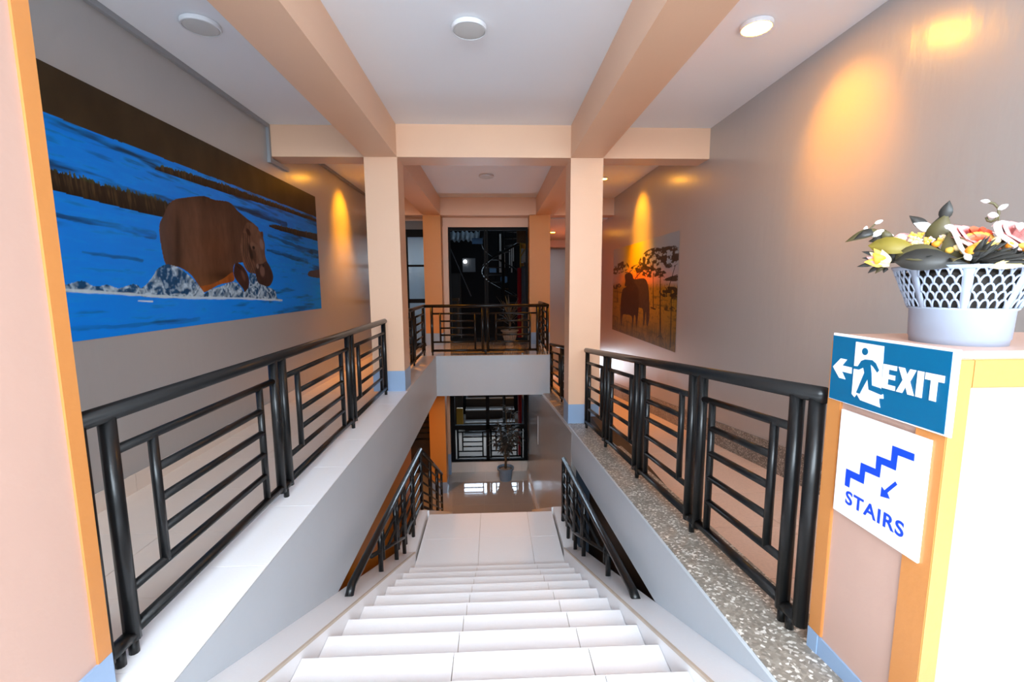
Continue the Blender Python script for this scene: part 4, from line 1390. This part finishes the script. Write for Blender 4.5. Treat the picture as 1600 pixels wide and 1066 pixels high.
yb_ = tag(bx('yellow_panel', M['yellow'], (-1.12, -0.93, 12.9, 13.0, -2.75, -2.25)), 'yellow panel on the left of the outdoor steps', 'panel')
rp = empty('red_pipe', (0.70, 12.0, ZLOW))
tag(rp, 'vertical red pipe outside the right side of the glazing', 'pipe')
tb('pipe', M['red_pipe'], [(0, 0, 0.15), (0, 0, 5.3)], 0.055, rp, 16)
for z_ in (0.9, 2.4, 3.9):
    tb('pipe_clamp', M['tank_grey'], [(0, 0, z_), (0, 0, z_ + 0.05)], 0.066, rp, 16)
tkx = empty('grey_tank', (0.86, 12.25, 0.0))
tag(tkx, 'grey cylindrical tank beside the red pipe outside the glass', 'tank')
bm = bmesh.new()
lathe(bm, [(0.10, 0.55), (0.125, 0.58), (0.125, 1.78), (0.10, 1.84), (0.03, 1.86)], 24)
link('shell', bm, M['tank_grey'], tkx, True)
bm = bmesh.new()
lathe(bm, [(0.11, 1.95), (0.13, 1.96), (0.13, 2.30), (0.11, 2.31)], 24)
link('upper_drum', bm, M['pale_slat'], tkx, True)
tb('pipe', M['tank_grey'], [(0, 0, 1.8), (0, 0, 2.0)], 0.03, tkx)
tb('leg', M['tank_grey'], [(0, 0, -3.7), (0, 0, 0.6)], 0.05, tkx)
rb = empty('rusty_cabinet', (0.80, 12.0, 2.55))
tag(rb, 'rusty brown box on a yellow bracket at upper right outside', 'cabinet')
bx('box', M['rust'], (-0.16, 0.16, -0.1, 0.14, -0.10, 0.26), rb, 0.01)
tb('bracket', M['yellow'], [(-0.06, -0.05, -0.45), (0.13, -0.05, -0.12)], 0.012, rb)
tb('bracket', M['yellow'], [(-0.07, -0.05, -0.75), (-0.07, -0.05, -0.10)], 0.018, rb)
tb('bracket', M['yellow'], [(-0.07, -0.05, -0.12), (0.13, -0.05, -0.12)], 0.012, rb)

sp = empty('spiral_stair', (0.30, 13.3, 0.0))
tag(sp, 'black spiral staircase in the dark court behind the glass', 'staircase')
tb('centre_pole', M['black'], [(0, 0, ZLOW - 0.28), (0, 0, 4.0)], 0.05, sp)
hel, hel2 = [], []
for k in range(60):
    a = -0.6 + k * 0.16
    z_ = 0.6 + k * 0.052
    hel.append((0.62 * math.cos(a), 0.62 * math.sin(a), z_ + 0.75))
    hel2.append((0.62 * math.cos(a), 0.62 * math.sin(a), z_ - 0.05))
tb('handrail', M['black'], hel, 0.022, sp)
tb('stringer', M['black'], hel2, 0.035, sp)
for k in range(0, 60, 4):
    a = -0.6 + k * 0.16
    z_ = 0.6 + k * 0.052
    bm = bmesh.new()
    prism(bm, [(0.05 * math.cos(a), 0.05 * math.sin(a)), (0.62 * math.cos(a - 0.05), 0.62 * math.sin(a - 0.05)), (0.62 * math.cos(a + 0.5), 0.62 * math.sin(a + 0.5))], lambda u, v, s: (u, v, z_ + (0, 0.03)[s]))
    link('tread', bm, M['dark_step'], sp)
    tb('baluster', M['black'], [(0.62 * math.cos(a), 0.62 * math.sin(a), z_), (0.62 * math.cos(a), 0.62 * math.sin(a), z_ + 0.75)], 0.010, sp, 6)
sc_ = empty('slat_screen', (0.20, 14.4, 0.0))
tag(sc_, 'screen of upright pale slats behind the spiral stair', 'screen')
for x_, za, zb_, w in ((0.0, 1.75, 2.95, 0.085), (0.14, 1.9, 2.5, 0.05), (0.32, 1.9, 2.55, 0.035), (0.385, 1.75, 2.6, 0.035), (0.44, 2.1, 2.6, 0.03)):
    bx('slat', M['pale_slat'], (x_, x_ + w, 0.0, 0.03, za, zb_), sc_)
for x_ in (-0.04, 0.50):
    bx('post', M['dark_frame'], (x_, x_ + 0.04, 0.03, 0.07, 1.70, 4.3), sc_)
for z_ in (1.9, 2.42):
    bx('cross_rail', M['dark_frame'], (-0.04, 0.54, 0.03, 0.06, z_, z_ + 0.04), sc_)
tag(bx('blue_tub', M['blue_plastic'], (0.24, 0.44, 13.9, 14.1, 1.42, 1.62), None, 0.02), 'blue plastic tub behind the spiral stair', 'tub')
tag(bx('blue_sheet', M['blue_plastic'], (-0.58, -0.28, 13.0, 13.02, 2.52, 2.68)), 'light blue sheet hanging at upper left outside the glass', 'sheet')
tag(bx('blue_crate', M['blue_plastic'], (-0.10, 0.10, 13.4, 13.5, 1.72, 1.88)), 'dim blue crate beside the middle mullion outside', 'crate')
bm = bmesh.new()
n = 36
vs = []
for i in range(n + 1):
    x_ = -1.32 + 0.95 * i / n
    zz = 2.62 + 0.03 * math.sin(i * 1.25) + 0.02 * math.sin(i * 0.4)
    vs.append((bm.verts.new((x_, 13.05, zz)), bm.verts.new((x_, 13.55, zz + 0.30)), bm.verts.new((x_, 13.05, zz - 0.015)), bm.verts.new((x_, 13.55, zz + 0.285))))
for i in range(n):
    a, b = vs[i], vs[i + 1]
    bm.faces.new((a[0], b[0], b[1], a[1]))
    bm.faces.new((a[2], a[3], b[3], b[2]))
    bm.faces.new((a[0], a[2], b[2], b[0]))
    bm.faces.new((a[1], b[1], b[3], a[3]))
tag(link('roof_sheet', bm, M['pale_sheet'], None, True), 'pale crumpled roofing sheet at the upper left of the dark glass', 'roofing sheet')
wl_ = empty('wall_lamp', (-0.80, 13.6, 1.95))
tag(wl_, 'small bright lamp on a grey box outside the dark glass', 'lamp')
bx('box', M['tank_grey'], (-0.10, 0.28, 0.0, 0.06, -0.20, 0.20), wl_)
bm = bmesh.new()
bmesh.ops.create_uvsphere(bm, u_segments=14, v_segments=8, radius=0.055)
link('bulb', bm, M['court_lamp'], wl_, True, (-0.02, -0.05, 0.10))
tag(bx('grey_cabinet', M['dark_step'], (-2.10, -1.10, 15.2, 15.6, ZLOW - 0.28, 1.75), None, 0.01), 'large dim grey cabinet in the dark court', 'cabinet')
tb_ = empty('outside_table', (-1.2, 12.6, 0.0))
tag(tb_, 'dim wooden stand behind the left pane', 'table')
bx('top', M['rust'], (-0.28, 0.25, -0.2, 0.2, 0.92, 1.0), tb_)
for x_ in (-0.25, 0.2):
    for y_ in (-0.17, 0.15):
        bx('leg', M['rust'], (x_, x_ + 0.04, y_, y_ + 0.04, 0.0, 0.92), tb_)
dg = tag(tb('brace_rod', M['tank_grey'], [(-1.15, 12.4, 2.35), (-0.60, 12.4, 1.05)], 0.014), 'slanting metal rod behind the left pane', 'rod')


# ------------------------------------------------------------------ potted plants
def strap_leaf(bm, base, ang, L, rise, droop, w):
    prev = None
    for i in range(8):
        s = i / 7
        rr_ = L * s
        zz = rise * s - droop * s * s
        c = Vector(base) + Vector((rr_ * math.cos(ang), rr_ * math.sin(ang), zz))
        sd = Vector((-math.sin(ang), math.cos(ang), 0)) * (w * (math.sin(math.pi * min(1, s * 0.9 + 0.1)) * 0.5 + 0.02))
        row = [bm.verts.new(c - sd + Vector((0, 0, 0.004))), bm.verts.new(c), bm.verts.new(c + sd + Vector((0, 0, 0.004)))]
        if prev:
            for q in (0, 1):
                bm.faces.new((prev[q], prev[q + 1], row[q + 1], row[q]))
        prev = row


# upper palm in an urn, standing on the gallery before the glass
pp = empty('potted_palm', (0.365, 10.05, 0.0))
tag(pp, 'spiky dark palm in a fluted grey urn on the far gallery', 'potted plant')
bm = bmesh.new()
n = 40
prof = [(0.09, 0.0), (0.10, 0.02), (0.075, 0.05), (0.085, 0.08), (0.125, 0.12), (0.150, 0.20), (0.155, 0.26), (0.165, 0.30), (0.205, 0.325), (0.205, 0.345), (0.165, 0.345), (0.15, 0.30), (0.02, 0.295)]
rings = []
for r, z in prof:
    rings.append([bm.verts.new(((r + (0.006 * math.cos(k * math.pi) if 0.1 < z < 0.28 else 0)) * math.cos(2 * math.pi * k / n), (r + (0.006 * math.cos(k * math.pi) if 0.1 < z < 0.28 else 0)) * math.sin(2 * math.pi * k / n), z)) for k in range(n)])
for i in range(len(rings) - 1):
    for k in range(n):
        bm.faces.new((rings[i][k], rings[i][(k + 1) % n], rings[i + 1][(k + 1) % n], rings[i + 1][k]))
bm.faces.new(rings[0][::-1])
link('urn', bm, M['pot_stone'], pp)
tb('trunk', M['stem_brown'], [(0, 0, 0.28), (0.01, 0, 0.5), (0, 0.01, 0.70)], 0.022, pp, 8)
for k in range(34):
    bm = bmesh.new()
    a = 2.399 * k
    strap_leaf(bm, (0, 0, 0.45 + 0.25 * (k / 34)), a, random.uniform(0.22, 0.42), random.uniform(0.15, 0.75), random.uniform(0.05, 0.25), 0.035)
    link('leaf', bm, M['olive_leaf'] if k % 4 == 0 else M['dark_leaf'], pp, True)

# lower potted shrub on the lower floor
ps = empty('potted_shrub', (0.262, 10.72, ZLOW))
tag(ps, 'dark twiggy plant in a blue-grey pot on the polished lower floor', 'potted plant')
bm = bmesh.new()
n = 40
prof = [(0.135, 0.0), (0.14, 0.015), (0.165, 0.22), (0.175, 0.27), (0.205, 0.275), (0.212, 0.33), (0.195, 0.335), (0.17, 0.30), (0.16, 0.27), (0.02, 0.268)]
rings = []
for r, z in prof:
    fl_ = 0.004 if 0.01 < z < 0.25 else 0
    rings.append([bm.verts.new(((r + fl_ * (-1) ** k) * math.cos(2 * math.pi * k / n), (r + fl_ * (-1) ** k) * math.sin(2 * math.pi * k / n), z)) for k in range(n)])
for i in range(len(rings) - 1):
    for k in range(n):
        bm.faces.new((rings[i][k], rings[i][(k + 1) % n], rings[i + 1][(k + 1) % n], rings[i + 1][k]))
bm.faces.new(rings[0][::-1])
link('pot', bm, M['pot_blue'], ps)
bm = bmesh.new()
lathe(bm, [(0.16, 0.26), (0.165, 0.285), (0.08, 0.295), (0.01, 0.30)], 24)
link('gravel', bm, M['soil'], ps, True)
tb('trunk', M['stem_brown'], [(0, 0, 0.27), (0.01, 0.01, 0.5), (-0.01, 0, 0.7)], 0.028, ps, 8)
for k in range(9):
    a = 2.399 * k
    rr_ = random.uniform(0.25, 0.52)
    tip = (rr_ * math.cos(a), 0.6 * rr_ * math.sin(a), random.uniform(0.85, 1.55))
    st_ = (0.0, 0.0, random.uniform(0.45, 0.68))
    md = (tip[0] * 0.4, tip[1] * 0.4, 0.5 * (st_[2] + tip[2]) + 0.05)
    tb('branch', M['stem_brown'], [st_, md, tip], 0.008, ps, 5)
    for q in range(34):
        t = random.uniform(0.25, 1.0)
        b = Vector(st_).lerp(Vector(md), min(1, t * 2)) if t < 0.5 else Vector(md).lerp(Vector(tip), t * 2 - 1)
        bm = bmesh.new()
        strap_leaf(bm, b, random.uniform(0, 6.283), random.uniform(0.12, 0.24), random.uniform(-0.08, 0.16), random.uniform(0.02, 0.12), 0.05)
        link('leaf', bm, M['dark_leaf'], ps, True)
for k in range(4):
    a = 1.2 * k
    tip = (0.14 * math.cos(a) + 0.12, 0.1 * math.sin(a), 1.75 + 0.06 * k)
    tb('branch', M['stem_brown'], [(0.0, 0, 0.68), (0.06, 0, 1.2), tip], 0.006, ps, 5)
    for q in range(7):
        bm = bmesh.new()
        strap_leaf(bm, (tip[0], tip[1], tip[2] - 0.03 * q), 0.9 * q + k, 0.11, 0.05, 0.05, 0.035)
        link('leaf', bm, M['dark_leaf'], ps, True)

# notice on the lower right wall
tag(bx('wall_plate', M['sign_white'], (0.895, 0.905, 8.95, 9.0, -1.95, -1.35)), 'narrow white strip fixed to the lower right stairwell wall', 'strip')
